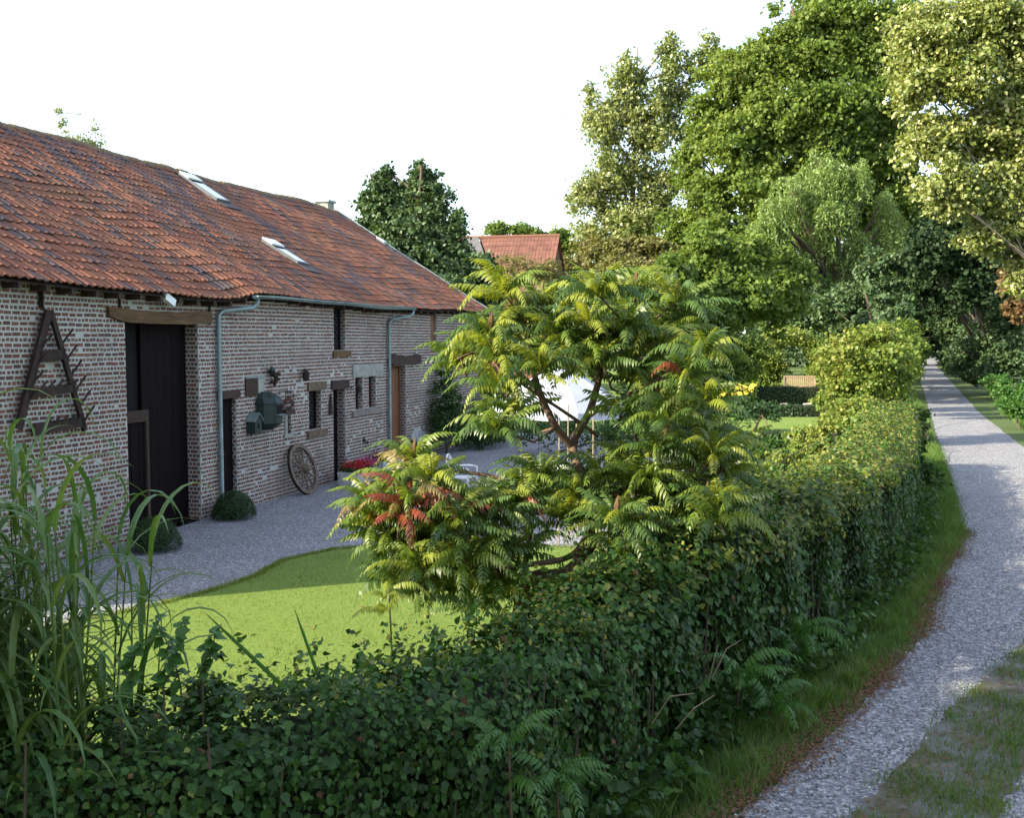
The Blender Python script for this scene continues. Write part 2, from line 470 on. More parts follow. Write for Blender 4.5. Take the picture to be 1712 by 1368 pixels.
def tree(name, base, blobs, nleaf, size, leaf, label, cat='tree', bark='bark', r0=.3, shape=QUAD, group=None, trunk_top=None, seed=1, limbs=True, crown_name='crown', **kw):
    """blobs in world coordinates"""
    g = np.random.default_rng(seed); rs = random.Random(seed)
    root = empty(name, base, 0, label, cat, group)
    V, T = crown(blobs, nleaf, size, g=g, shape=shape, **kw)
    V[:, 2] = np.maximum(V[:, 2], 0.02)
    np_obj(crown_name, V, T, M[leaf], root, kind='stuff')
    mb = MB()
    bs = sorted(blobs, key=lambda b: b[2])
    top = Vector(trunk_top) if trunk_top else Vector((sum(b[0] for b in bs) / len(bs), sum(b[1] for b in bs) / len(bs), bs[-1][2]))
    pts = limb(mb, base, top, r0, r0 * .15, .06, 8, 8, rs)
    if limbs:
        for b in bs:
            c = Vector(b[:3])
            j = min(range(len(pts)), key=lambda i: abs(pts[i].z - (c.z - (c.xy - pts[i].xy).length * .7)))
            q = limb(mb, pts[j], c, r0 * .38, r0 * .1, .12, 5, 5, rs)
            for _ in range(5):
                d = Vector((rs.uniform(-1, 1), rs.uniform(-1, 1), rs.uniform(-.3, 1)))
                e = c + Vector((d.x * b[3], d.y * b[4], d.z * b[5])) * .8
                limb(mb, q[rs.randint(2, 4)], e, r0 * .13, r0 * .03, .15, 4, 4, rs)
    mb.build('trunk', M[bark], root, smooth=True, local='world')
    return root

def pxblob(px, py, Y, rx, rz, ry=None, dY=0):
    """ellipsoid that stands Y metres away; sizes in metres follow from its angular size"""
    c = at(px, py, Y + dY); m = (Y + dY) / 1750
    return (c.x, c.y, c.z, rx * m, (ry if ry else rx * .9) * m, rz * m)

# ================================================================== GROUND
def outline(pts, jit=.06, step=.35, seed=0, closed=True):
    rs = random.Random(seed)
    out = []
    n = len(pts)
    for i in range(n if closed else n - 1):
        a, b = Vector(pts[i][:2]), Vector(pts[(i + 1) % n][:2])
        L = (b - a).length
        k_ = max(1, min(60, int(L / step)))
        nr = Vector((-(b - a).y, (b - a).x)).normalized() if L > 0 else Vector((0, 0))
        for j in range(k_):
            out.append(a.lerp(b, j / k_) + nr * rs.uniform(-jit, jit))
    return out

def sheet(name, pts, z, mat, jit=.06, step=.35, seed=0, kind='structure'):
    o2 = outline(pts, jit, step, seed)
    tris = tessellate_polygon([[Vector((p.x, p.y, 0)) for p in o2]])
    me = bpy.data.meshes.new(name)
    me.from_pydata([(p.x, p.y, z) for p in o2], [], [tuple(t) for t in tris])
    me.materials.append(mat); me.update()
    bm = bmesh.new(); bm.from_mesh(me); bmesh.ops.recalc_face_normals(bm, faces=bm.faces)
    if sum(f.normal.z for f in bm.faces) < 0: bmesh.ops.reverse_faces(bm, faces=bm.faces)
    bm.to_mesh(me); bm.free()
    o = link(bpy.data.objects.new(name, me))
    tag(o, kind=kind)
    return o, o2

def inside(poly, X, Y):
    """vectorised point in polygon"""
    px = np.array([p[0] for p in poly]); py = np.array([p[1] for p in poly])
    c = np.zeros(len(X), bool)
    j = len(px) - 1
    for i in range(len(px)):
        cond = ((py[i] > Y) != (py[j] > Y)) & (X < (px[j] - px[i]) * (Y - py[i]) / (py[j] - py[i] + 1e-12) + px[i])
        c ^= cond
        j = i
    return c

def scatter_in(poly, n, g=rng):
    xs = [p[0] for p in poly]; ys = [p[1] for p in poly]
    out = []; got = 0
    for _ in range(60):
        X = g.uniform(min(xs), max(xs), n * 2); Y = g.uniform(min(ys), max(ys), n * 2)
        k_ = inside(poly, X, Y)
        out.append(np.stack([X[k_], Y[k_]], 1)); got += int(k_.sum())
        if got >= n: break
    return np.concatenate(out)[:n]

mb = MB(); mb.add([(-500, -60, -.012), (700, -60, -.012), (700, 900, -.012), (-500, 900, -.012)], [(0, 1, 2, 3)])
tag(mb.build('ground', M['ground']), kind='structure')

O_ = Vector((-5.6, 21.2, 0)); WA = R(16.633)
dW = Vector((math.sin(WA), math.cos(WA), 0)); nW = Vector((-math.cos(WA), math.sin(WA), 0))
RZ = math.atan2(dW.y, dW.x)
def wl(u, y, z=0.0):                        # barn frame -> world
    return O_ + dW * u + nW * y + Vector((0, 0, z))

lawn_edge = [(-6.1, 11.1), (-5.77, 11.6), (-5.36, 12.72), (-4.72, 13.44), (-4.18, 14.24), (-3.78, 15.15), (-3.6, 16.3), (-2.94, 17.15), (-2.08, 17.45), (-.6, 17.5), (1.2, 17.3), (3.2, 17.0), (4.6, 16.4)]
court = [tuple(wl(-14, .3)[:2]), tuple(wl(18, .3)[:2]), (1.5, 38.5), (7.2, 37), (7.2, 24), (5.6, 18)] + lawn_edge[::-1] + [(-6.6, 9), (-7, 5)]
sheet('courtyard', court, 0.0, M['gravel'], .03)
hedge_back = [(4.6, 16.0), (2.6, 12.6), (.9, 9.8), (0, 8.4), (-1, 7.6), (-2.2, 6.9), (-4, 6.0), (-7.2, 5.2)]
_, lawn_poly = sheet('lawn', lawn_edge + hedge_back + [(-6.7, 9)], .006, M['lawn'], .03, .15)
left_edge = [(-.4, 4.5), (.7, 6.1), (1.63, 7.42), (3.22, 9.61), (4.9, 12.19), (6.45, 15.34), (7.95, 18.13), (9.85, 22.98), (14.31, 34.92), (19.62, 48.99), (32, 81.8), (53, 136), (80, 200)]
right_edge = [(3.6, 4.5), (4.3, 6.1), (5.0, 7.42), (6.5, 9.61), (8.1, 12.0), (9.6, 14.9), (11.1, 17.8), (12.8, 22.4), (16.9, 34.8), (21.9, 48.9), (34.4, 81.8), (55, 136), (83, 200)]
_, path_poly = sheet('gravel_path', left_edge + right_edge[::-1], -.004, M['gravel'], .03, .12)
strip = [(1.0, 5.2), (1.75, 6.4), (2.45, 7.42), (3.2, 8.37), (4.2, 9.75), (5.7, 11.6), (7.3, 13.9), (8.2, 15.6), (8.4, 15.5), (7.9, 13.8), (6.6, 11.6), (5.1, 9.5), (3.8, 7.8), (2.6, 6.1), (1.8, 5.0)]
_, strip_poly = sheet('path_centre_strip', strip, 0.0, M['strip'], .035, .06)
ins, outs = [], []
for q in range(90):
    Yq = 4.6 + 14.4 * q / 89
    k_ = max(i for i in range(len(left_edge) - 1) if left_edge[i][1] <= Yq)
    a_, b_ = left_edge[k_], left_edge[k_ + 1]; Xq = a_[0] + (b_[0] - a_[0]) * (Yq - a_[1]) / (b_[1] - a_[1])
    wq = (.20 + .13 * math.sin(Yq * 1.9) + .09 * math.sin(Yq * 4.7 + 1) + (.10 if 7 < Yq < 11 else 0)) * .5
    outs.append((Xq + .05 + .05 * math.sin(Yq * 3.1) + rnd.uniform(-.03, .03), Yq)); ins.append((Xq - max(.05, wq) + rnd.uniform(-.05, .05), Yq))
litter = ins + outs[::-1]
litter_poly = [Vector(p) for p in litter]
bank = [(17.5, 34.8), (22.9, 48.9), (30, 66), (40, 80), (44, 78), (34, 62), (27, 46), (21, 33), (18, 27), (14.6, 24)]

# grass: blades (curved strips of two triangles)
def blades(P, h, w, lean, g=rng):
    n = len(P)
    P3 = np.concatenate([P, np.zeros((n, 1))], 1) if P.shape[1] == 2 else P
    a = g.uniform(0, 2 * np.pi, n)
    side = np.stack([np.cos(a), np.sin(a), np.zeros(n)], 1)
    ln = rdir(n, g) * np.array([1, 1, 0]) * lean
    hh = (h * g.uniform(.5, 1.3, n))[:, None]
    up = np.array([[0, 0, 1.0]]) * hh
    b0 = P3 - side * w / 2; b1 = P3 + side * w / 2
    m = P3 + up * .55 + ln * hh * .3
    t = P3 + up * .95 + ln * hh
    V = np.stack([b0, b1, m + side * w * .4, t, m - side * w * .4], 1).reshape(-1, 3)
    T = (np.array([(0, 1, 2), (0, 2, 4), (4, 2, 3)])[None] + (np.arange(n) * 5)[:, None, None]).reshape(-1, 3)
    return V, T

def clumped(P, scale, thr, g=rng):
    """keep points in noise-like patches"""
    f = np.sin(P[:, 0] * scale + 1.3) * np.cos(P[:, 1] * scale * .8 + .5) + .6 * np.sin(P[:, 0] * scale * 2.3 + P[:, 1] * scale * 1.9) + g.normal(size=len(P)) * .45
    return P[f > thr]

lp0 = scatter_in([(p.x, p.y) for p in lawn_poly], 44000); eg = np.array(lawn_edge); ti = rng.integers(0, len(eg) - 1, 9000); tt0 = rng.random((9000, 1))
ed = eg[ti] * (1 - tt0) + eg[ti + 1] * tt0 + rng.normal(size=(9000, 2)) * .045
V, T = join([blades(lp0, .035, .006, .6), blades(clumped(lp0[:9000], 2.1, .9), .06, .008, .8), blades(ed, .05, .007, .9)])
tag(np_obj('lawn_grass', V, T, M['l_lawn']), 'short mown lawn between the gravel yard and the hedge', 'grass', kind='stuff')
verge = [(-1.2, 4.6), (.9, 7.2), (1.7, 8.8), (3.5, 11.4), (5.2, 14.4), (7.0, 17.8), (8.8, 22.5), (12.6, 32), (14.2, 34.9), (9.8, 23), (8.0, 18.3), (6.3, 15.34), (4.75, 12.19), (3.05, 9.61), (1.5, 7.42), (.6, 6.1), (-.4, 4.6)]
P = scatter_in(verge, 36000); P += rng.normal(size=P.shape) * .09
tc_ = scatter_in(verge, 240); tuft = np.repeat(tc_, 36, 0) + rng.normal(size=(len(tc_) * 36, 2)) * .045
parts = [blades(tuft, .20, .007, .8), blades(P[:24000], .085, .008, .7), blades(clumped(P[24000:], 3, 0), .17, .007, .7)]
V, T = join(parts)
tag(np_obj('verge_grass', V, T, M['l_grass']), 'rough green grass between the hedge foot and the gravel track', 'grass', kind='stuff')
P = scatter_in([(p.x, p.y) for p in strip_poly], 30000); P = clumped(P, 2.6, -.2); P += rng.normal(size=P.shape) * .07
P2 = clumped(scatter_in([(p.x, p.y) for p in strip_poly], 9000), 4.5, .3); P2 += rng.normal(size=P2.shape) * .08
V, T = join([blades(P, .05, .006, .7), blades(P2, .09, .007, .6)])
tag(np_obj('track_grass', V, T, M['l_grass']), 'patchy grass strip in the middle of the gravel track', 'grass', kind='stuff')
bp = scatter_in(bank, 14000)
V, T = blades(bp, .35, .03, .5)
tag(np_obj('bank_grass', V, T, M['l_grass']), 'tall bright grass on the far bank right of the track', 'grass', kind='stuff')
fe = np.array([(9.6, 22.98), (14.0, 34.92), (19.3, 48.99), (31, 81.8)])
t_ = rng.uniform(0, 1, 12000); seg = rng.integers(0, 3, 12000)
P = fe[seg] * (1 - t_[:, None]) + fe[seg + 1] * t_[:, None] + rng.uniform(-1, .1, (12000, 1)) * np.array([[1.2, -.3]])
V, T = blades(P, .22, .02, .5)
tag(np_obj('far_verge_grass', V, T, M['l_grass']), 'grass edge along the far part of the track', 'grass', kind='stuff')
# litter leaves
P = scatter_in([(p.x, p.y) for p in litter_poly], 20000); P += rng.normal(size=P.shape) * np.array([.10, .10]); P[:, 0] -= np.abs(rng.normal(size=len(P))) * .10; P = np.concatenate([P, clumped(scatter_in([(p.x, p.y) for p in strip_poly], 3600), 3.7, .1)])
P3 = np.concatenate([P, rng.uniform(.006, .02, (len(P), 1))], 1)
nn = unit(rdir(len(P)) * .35 + np.array([0, 0, 1]))
V, T = leaves(P3, nn, rdir(len(P)), .027 * rng.uniform(.4, 1.4, len(P)))
tag(np_obj('lawn_leaves', *leaves(np.concatenate([(q_ := scatter_in([(p.x, p.y) for p in lawn_poly], 70)), np.full((len(q_), 1), .035)], 1), unit(rdir(len(q_)) * .5 + [0, 0, 1]), rdir(len(q_)), .05), M['litter']), 'few brown leaves lying on the mown lawn', 'leaves', kind='stuff')
tag(np_obj('fallen_leaves', V, T, M['litter']), 'brown fallen leaves strewn along the edge of the gravel track', 'leaves', kind='stuff')
# loose stones on path and court
def pebbles(P, size, g=rng):
    o = np.array([(1, 0, 0), (0, 1, 0), (-1, 0, 0), (0, -1, 0), (0, 0, .7)]); t = np.array([(0, 1, 4), (1, 2, 4), (2, 3, 4), (3, 0, 4)])
    n = len(P)
    s_ = size * g.uniform(.4, 1.3, (n, 1, 1)) * g.uniform(.7, 1.2, (n, 5, 3))
    a = g.uniform(0, 6.28, n); ca, sa = np.cos(a), np.sin(a)
    V = o[None] * s_
    x = V[..., 0] * ca[:, None] - V[..., 1] * sa[:, None]; y = V[..., 0] * sa[:, None] + V[..., 1] * ca[:, None]
    V = np.stack([x, y, V[..., 2]], -1) + np.concatenate([P, np.zeros((n, 1))], 1)[:, None, :]
    return V.reshape(-1, 3), (t[None] + (np.arange(n) * 5)[:, None, None]).reshape(-1, 3)
near_path = [p for p in left_edge if p[1] < 24] + [p for p in right_edge if p[1] < 23][::-1]
P = scatter_in(near_path, 26000); P += rng.normal(size=P.shape) * .05
P = P[rng.random(len(P)) < np.clip(12 / P[:, 1] ** 1.0, .15, 1)]
P = P[~inside([(p.x, p.y) for p in strip_poly], P[:, 0], P[:, 1])]
V, T = pebbles(P, .013)
tag(np_obj('path_gravel', V, T, M['pebble']), 'loose blue grey gravel on the curving track', 'gravel', kind='stuff')
P = scatter_in(court, 16000)
P = P[(P[:, 1] > 10) & (P[:, 1] < 26)]
V, T = pebbles(P, .014)
tag(np_obj('yard_gravel', V, T, M['pebble']), 'loose grey gravel in the yard before the barn', 'gravel', kind='stuff')

# ================================================================== BARN
U0, U1, EAVE, DEPTH = -9.3, 16.1, 4.4, 11.2
barn = empty('barn', O_, RZ, 'long old brick barn with an orange clay tiled roof along the gravel yard', 'barn')
OPEN = [(-3.47, -1.3, 0.0, 3.80), (-.60, .0, 0.0, 2.38), (1.98, 2.28, 1.35, 1.95), (3.13, 3.75, 1.35, 2.27), (4.38, 5.05, 0.0, 2.24),
        (5.64, 6.1, 1.65, 2.49), (6.46, 6.92, 1.65, 2.49), (7.85, 9.0, .04, 2.72), (4.45, 5.1, 3.2, 4.3), (10.95, 11.5, 3.04, 4.3), (13.3, 13.6, 3.6, 3.87)]
JD = .34
def solid(u, z):
    return not any(a < u < b and c < z < d for a, b, c, d in OPEN)
wmb = MB()
us = sorted(set([U0, U1] + [v for o_ in OPEN for v in o_[:2]])); zs = sorted(set([0.0, EAVE] + [v for o_ in OPEN for v in o_[2:]]))
for i in range(len(us) - 1):
    for j in range(len(zs) - 1):
        a, b, c, d = us[i], us[i + 1], zs[j], zs[j + 1]
        if solid((a + b) / 2, (c + d) / 2):
            wmb.add([(a, 0, c), (b, 0, c), (b, 0, d), (a, 0, d)], [(0, 1, 2, 3)])
for a, b, c, d in OPEN:
    wmb.add([(a, 0, c), (a, JD, c), (a, JD, d), (a, 0, d)], [(0, 1, 2, 3)])
    wmb.add([(b, 0, c), (b, 0, d), (b, JD, d), (b, JD, c)], [(0, 1, 2, 3)])
    wmb.add([(a, 0, d), (a, JD, d), (b, JD, d), (b, 0, d)], [(0, 1, 2, 3)])
    wmb.add([(a, 0, c), (b, 0, c), (b, JD, c), (a, JD, c)], [(0, 1, 2, 3)])
wmb.add([(U0, JD, 0), (U1, JD, 0), (U1, JD, EAVE), (U0, JD, EAVE)], [(3, 2, 1, 0)], 1)
RIDGE_Y, RIDGE_Z = 5.6, 8.05
for u in (U0, U1):
    wmb.add([(u, 0, 0), (u, 0, EAVE), (u, RIDGE_Y, RIDGE_Z - .15), (u, DEPTH, EAVE), (u, DEPTH, 0)], [(0, 1, 2, 3, 4) if u == U1 else (4, 3, 2, 1, 0)])
wmb.add([(U0, DEPTH, 0), (U1, DEPTH, 0), (U1, DEPTH, EAVE), (U0, DEPTH, EAVE)], [(0, 1, 2, 3)])
wall = wmb.build('wall', [M['mortar'], M['interior']], barn)

PATCH = [(2.3, 2.45, .7, .45), (5.3, .9, .5, .35), (.6, .7, .7, .25), (4.6, 2.95, .6, .4), (7.0, 1.1, .6, .25), (-2.9, 4.2, .8, .2), (-5.6, .9, .9, .3), (3.0, .5, .6, .3), (9.8, 1.3, .8, .4), (12.5, 2.6, .9, .3)]
# bricks laid in alternating rows of stretchers and headers
CO, BH, SP = .08, .049, .172
br = random.Random(3)
bricks = []                                   # (u, z, w)
row = 0
z = .015
while z + BH < EAVE:
    pitch = SP if row % 2 == 0 else SP / 2
    w = pitch - .024
    u = U0 + (.0 if row % 2 == 0 else SP / 4) - br.uniform(0, .03)
    zz0 = z
    while u < U1 - .05:
        uu = u + br.uniform(-.006, .006); ww = w * br.uniform(.86, 1.04)
        zz = zz0 + .018 * math.sin(u * .45) * (z / EAVE) + br.uniform(-.004, .004)
        a, b = max(uu, U0 + .002), min(uu + ww, U1 - .002)
        pieces = [(a, b)]
        for oa, ob, oc, od in OPEN:
            if oc < zz + BH * .8 and zz + BH * .2 < od:
                q = []
                for (s0, s1) in pieces:
                    if s1 <= oa or s0 >= ob: q.append((s0, s1))
                    else:
                        if s0 < oa - .03: q.append((s0, oa - .001))
                        if s1 > ob + .03: q.append((ob + .001, s1))
                pieces = q
        for s0, s1 in pieces:
            gone = max([0] + [pw_ * .55 * math.exp(-((s0 - pu_) / pr_) ** 2 - ((zz - pz_) / (pr_ * .45)) ** 2) for pu_, pz_, pr_, pw_ in PATCH])
            if s1 - s0 > .03 and br.random() > .012 + gone:
                bricks.append((s0, zz, s1 - s0, BH * br.uniform(.86, 1.06), br.uniform(.004, .011)))
        u += pitch
    row += 1
    z += CO
def brick_geo(mb_, s0, zz, w, h, p):
    mb_.add([(s0, -.0, zz), (s0 + w, -.0, zz), (s0 + w, -.0, zz + h), (s0, -.0, zz + h), (s0 + .003, -p, zz + .003), (s0 + w - .003, -p, zz + .003), (s0 + w - .003, -p, zz + h - .003), (s0 + .003, -p, zz + h - .003)],
            [(4, 5, 6, 7), (0, 1, 5, 4), (1, 2, 6, 5), (2, 3, 7, 6), (3, 0, 4, 7)])
near = sorted([b for b in bricks if -6.2 < b[0] < -3.6 and 1.9 < b[1] < 4.3 and b[2] > .12], key=lambda b: b[0])[:290]
near_set = set(id(b) for b in near)
rest = MB()
for b in bricks:
    if id(b) not in near_set: brick_geo(rest, *b)
# jamb bricks
for a, b, c, d in OPEN:
    z = .015; r_ = 0
    while z + BH < d:
        if z > c:
            y = .02 if r_ % 2 else .06
            while y < JD - .05:
                wv = .145 if r_ % 2 == 0 else .06
                wv = min(wv, JD - y)
                p = br.uniform(.004, .008)
                rest.add([(b - p, y, z), (b - p, y + wv, z), (b - p, y + wv, z + BH), (b - p, y, z + BH), (b, y, z), (b, y + wv, z), (b, y + wv, z + BH), (b, y, z + BH)],
                         [(3, 2, 1, 0), (4, 0, 1, 5), (7, 3, 0, 4), (2, 3, 7, 6), (1, 2, 6, 5)])
                y += wv + .022
        r_ += 1; z += CO
rest.build('brickwork', M['brick'], wall, kind='stuff')
bm1 = MB(); brick_geo(bm1, 0, 0, SP - .024, BH, .008)
bmesh_ = bm1.mesh('brick', M['brick'])
for b in near:
    o = link(bpy.data.objects.new('brick', bmesh_), wall)
    o.location = (b[0], 0, b[1]); o.scale = (b[2] / (SP - .024), 1, b[3] / BH)

# roof: sheathing, pantiles, ridge caps
EY, EZ = -.32, 4.34
SL = math.atan2(RIDGE_Z - EZ, RIDGE_Y - EY); SLEN = (RIDGE_Y - EY) / math.cos(SL)
def sag(u, s):
    w_ = .035 * math.sin(u * .55 + .6) + .02 * math.sin(u * 1.7 + s * .6) + .012 * math.sin(s * 2.1 + u * .9)
    if -4.6 < u < .25: w_ -= .07 * (1 - s / SLEN) * min(1, (u + 4.6) / 2.5) * min(1, (.25 - u) / .8)
    return w_
def rpt(u, s, h=0.0):
    return Vector((u, EY + s * math.cos(SL) - h * math.sin(SL), EZ + s * math.sin(SL) + h * math.cos(SL) + sag(u, s)))
RU0, RU1 = U0 - .15, U1 + .12
rm = MB()
for k_ in range(60):
    ua, ub = RU0 + (RU1 - RU0) * k_ / 60, RU0 + (RU1 - RU0) * (k_ + 1) / 60
    for j in range(6):
        sa, sb = SLEN * j / 6, SLEN * (j + 1) / 6
        rm.add([rpt(ua, sa, -.06), rpt(ub, sa, -.06), rpt(ub, sb, -.06), rpt(ua, sb, -.06)], [(0, 1, 2, 3)])
bk0, bk1 = Vector((RU0, DEPTH + .3, EZ)), Vector((RU1, DEPTH + .3, EZ))
rm.add([rpt(RU0, SLEN, -.06), rpt(RU1, SLEN, -.06), bk1, bk0], [(0, 1, 2, 3)])
for k_ in range(46):                       # rafter tails under the eave
    u = U0 + .3 + k_ * .56
    rm.box((u, -.10, EZ - .09 + sag(u, 0)), (.07, .40, .09))
roof = rm.build('roof', M['beam_dark'], barn)
TW, TE = .172, .29
prof = [(-.5, .0), (-.38, .018), (-.2, .024), (-.02, .011), (.15, -.003), (.34, -.004), (.5, .008)]
def tile_verts():
    vs = []
    for (s0, lift) in ((0, .028), (TE + .06, .004)):
        for x, hh in prof: vs.append((x * TW * 1.06, s0, hh + lift))
    for x, hh in prof: vs.append((x * TW * 1.06, 0, hh + .028 - .022))
    n = len(prof)
    fs = [(i, i + 1, n + i + 1, n + i) for i in range(n - 1)] + [(2 * n + i, 2 * n + i + 1, i + 1, i) for i in range(n - 1)]
    return vs, fs
tv, tf = tile_verts()
NR = int(SLEN / TE)
TE_ = SLEN / NR
sky1 = (5.85, 6.55, 5.2, 6.55); sky2 = (4.86, 5.52, 1.80, 2.98); sky3 = (15.55, 15.85, 4.5, 4.9)
tr = random.Random(11)
streaks = [(tr.uniform(RU0, RU1), tr.uniform(0, SLEN), tr.uniform(.3, 1.6)) for _ in range(150)]
# broken courses of replaced dark tiles seen in the photo
for (a, b, c) in ((1.6, 3.4, 2.4), (2.2, 2.9, 1.8), (3.6, 4.2, 1.3), (4.3, 5.2, 1.2), (2.9, .6, 1.3), (5.2, 5.9, 1.0), (6.4, 4.3, .8)): streaks += [(a, b, c), (a + TW, b - .4, c * .8)]
tiles = []
for j in range(NR):
    k_ = 0
    u = RU0 + TW / 2
    while u < RU1:
        s0 = j * TE_
        sc_ = s0 + TE_ / 2
        if not any(a - .03 < u < b + .03 and c - .1 < sc_ < d + .05 for a, b, c, d in (sky1, sky2, sky3)):
            dark = any(abs(u - a) < TW * .55 and 0 <= sc_ - b + .2 <= c for a, b, c in streaks) or tr.random() < .08
            if sc_ > SLEN - 1.0 and tr.random() < .25: dark = True
            tiles.append((u + tr.uniform(-.008, .008), s0 + tr.uniform(-.018, .018), tr.uniform(-.006, .010), tr.uniform(-.03, .03), dark))
        u += TW
key = sorted(range(len(tiles)), key=lambda i: (max(0, tiles[i][0] + 6.6) if tiles[i][0] > -7 else 99) + tiles[i][1] * .55)
ind = set(key[:290])
tr_all = [MB(), MB()]
tmesh = []
for mname in ('tile', 'tile_dark'):
    q = MB(); q.add(tv, tf); tmesh.append(q.mesh('roof_tile', M[mname]))
for i, (u, s0, h, rot, dark) in enumerate(tiles):
    base = rpt(u, s0, h)
    du = (sag(u + .3, s0) - sag(u - .3, s0)) / .6
    Mx = Matrix.Translation(base) @ Matrix.Rotation(SL, 4, 'X') @ Matrix.Rotation(rot, 4, 'Z') @ Matrix.Rotation(-math.atan(du), 4, 'Y')
    if i in ind:
        o = link(bpy.data.objects.new('roof_tile', tmesh[1 if dark else 0]), roof)
        o.matrix_local = Mx
    else:
        tr_all[0].add([Mx @ Vector(p) for p in tv], tf, 1 if dark else 0)
tr_all[0].build('tile_covering', [M['tile'], M['tile_dark']], roof, kind='stuff')
# ridge caps
cap = MB()
rc = [(math.cos(a) * .13, math.sin(a) * .12) for a in [math.pi * i / 6 for i in range(7)]]
for xx, rr in ((0, 1.0), (.40, .92)):
    for y_, z_ in rc: cap.v.append((xx, y_ * rr, z_ * rr))
for i in range(6): cap.f.append((i, i + 1, 8 + i, 7 + i)); cap.m.append(0)
for i in range(6): cap.f.append((i, 7 + i, 8 + i, i + 1)); cap.m.append(0)
cap.f = cap.f[:6]; cap.m = cap.m[:6]
cap.add([(0, y_, z_) for y_, z_ in rc], [tuple(range(7))])
capm = cap.mesh('ridge_tile', M['ridge'], True)
u = RU0
while u < RU1 - .2:
    o = link(bpy.data.objects.new('ridge_tile', capm), roof)
    p = rpt(u, SLEN)
    o.location = (u, p.y, p.z - .05 + tr.uniform(-.012, .015)); o.rotation_euler = (0, tr.uniform(-.02, .02), tr.uniform(-.03, .03))
    u += .36
vb = MB()
for k_ in range(20):
    sa, sb = SLEN * k_ / 20, SLEN * (k_ + 1) / 20
    a, b = rpt(RU1 + .02, sa, .035), rpt(RU1 + .02, sb, .035)
    vb.tube([a, b], .035, 5)
vb.build('verge_board', M['zinc'], roof)
# skylights
for (a, b, c, d) in (sky1, sky2, sky3):
    f = MB()
    def rb(ua, ub, sa, sb, h0, h1, mb_, mi=0):
        vs = [rpt(x, s_, h) for h in (h0, h1) for x, s_ in ((ua, sa), (ub, sa), (ub, sb), (ua, sb))]
        mb_.add(vs, [(0, 3, 2, 1), (4, 5, 6, 7), (0, 1, 5, 4), (1, 2, 6, 5), (2, 3, 7, 6), (3, 0, 4, 7)], mi)
    rb(a, b, c, c + .09, -.03, .11, f); rb(a, b, d - .09, d, -.03, .11, f); rb(a, a + .06, c + .09, d - .09, -.03, .11, f); rb(b - .06, b, c + .09, d - .09, -.03, .11, f)
    fo = f.build('skylight', M['sky_frame'], barn)
    g_ = MB(); rb(a + .06, b - .06, c + .09, d - .42, .09, .105, g_); g_.build('pane', M['skyglass'], fo)
    g_ = MB(); rb(a + .02, b - .02, d - .30, d + .02, .11, .15, g_); g_.build('blind_box', M['white_paint'], fo)
    g_ = MB(); rb(a - .04, b + .04, c - .35, c - .02, .05, .065, g_); g_.build('flashing', M['tile_dark'], fo)
# chimney at the far end
cm = MB(); cm.box((16.2, 6.1, 7.95), (.5, .5, .9)); ch = cm.build('chimney', M['stone'], barn)
MB().box((16.2, 6.1, 8.44), (.62, .62, .08)).build('chimney_cap', M['zinc'], ch)

# doors, windows
def board_set(a, b, c, d, y, w, mat, parent, name='board', rs=random.Random(5)):
    x = a
    while x < b - .02:
        e = min(x + w, b)
        yy = y + rs.uniform(0, .008)
        MB().span((x + .004, yy, c), (e - .004, yy + .03, d)).build(name, mat, parent)
        x = e
# big barn door opening: dark inside, one leaf ajar at left
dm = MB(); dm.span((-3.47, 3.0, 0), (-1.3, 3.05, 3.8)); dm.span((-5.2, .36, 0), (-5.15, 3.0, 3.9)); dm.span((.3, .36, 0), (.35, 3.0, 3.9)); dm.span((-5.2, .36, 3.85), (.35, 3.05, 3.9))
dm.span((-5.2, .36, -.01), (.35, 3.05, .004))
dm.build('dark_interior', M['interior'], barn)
wmb_fix = None
leaf_d = MB().span((-3.40, .20, .04), (-2.72, .25, 2.1)).build('lower_door', M['door_dark'], barn, label='half open lower leaf of the big dark barn door')
for x in (-3.4, -3.17, -2.94):
    MB().span((x + .005, .165, .05), (x + .22, .20, 2.09)).build('board', M['door_dark'], leaf_d)
MB().span((-3.42, .12, 2.02), (-2.70, .17, 2.22)).build('cross_rail', M['beam_dark'], leaf_d)
MB().span((-2.78, .12, .04), (-2.70, .17, 2.02)).build('edge_post', M['beam_dark'], leaf_d)
hd = MB().span((-2.70, .30, .02), (-1.32, .34, 3.78)).build('big_door', M['door_dark'], barn, label='tall dark plank barn door under the bowed beam')
board_set(-2.70, -1.32, .03, 3.77, .26, .23, M['door_dark'], hd)
# lintel beam, bowed
lb = MB(); n_ = 14
vs, fs = [], []
for i in range(n_ + 1):
    t = i / n_; u = -3.95 + 3.05 * t
    b_ = .07 * math.sin(math.pi * min(1, t * 1.1)) ; lo_ = 3.78 - .03 * math.sin(math.pi * t) + (.10 * max(0, .1 - t) * 10); hi_ = 4.02 - b_ * .6 - .02 * t
    for yy, zz in ((-.07, lo_), (-.07, hi_), (.33, hi_), (.33, lo_)): vs.append((u, yy, zz + rnd.uniform(-.008, .008)))
for i in range(n_):
    for q in range(4): fs.append((i * 4 + q, i * 4 + (q + 1) % 4, (i + 1) * 4 + (q + 1) % 4, (i + 1) * 4 + q))
fs += [(3, 2, 1, 0), (n_ * 4, n_ * 4 + 1, n_ * 4 + 2, n_ * 4 + 3)]
lb.add(vs, fs); lb.build('lintel_beam', M['beam'], barn, label='long bowed weathered wooden beam over the big door')
for u, z0 in ((-5.5, 3.95), (-3.62, 3.80), (-.93, 3.75)):
    MB().tube([(u, -.02, 4.40), (u, -.03, z0)], .022, 5).build('iron_tie', M['iron'], barn)
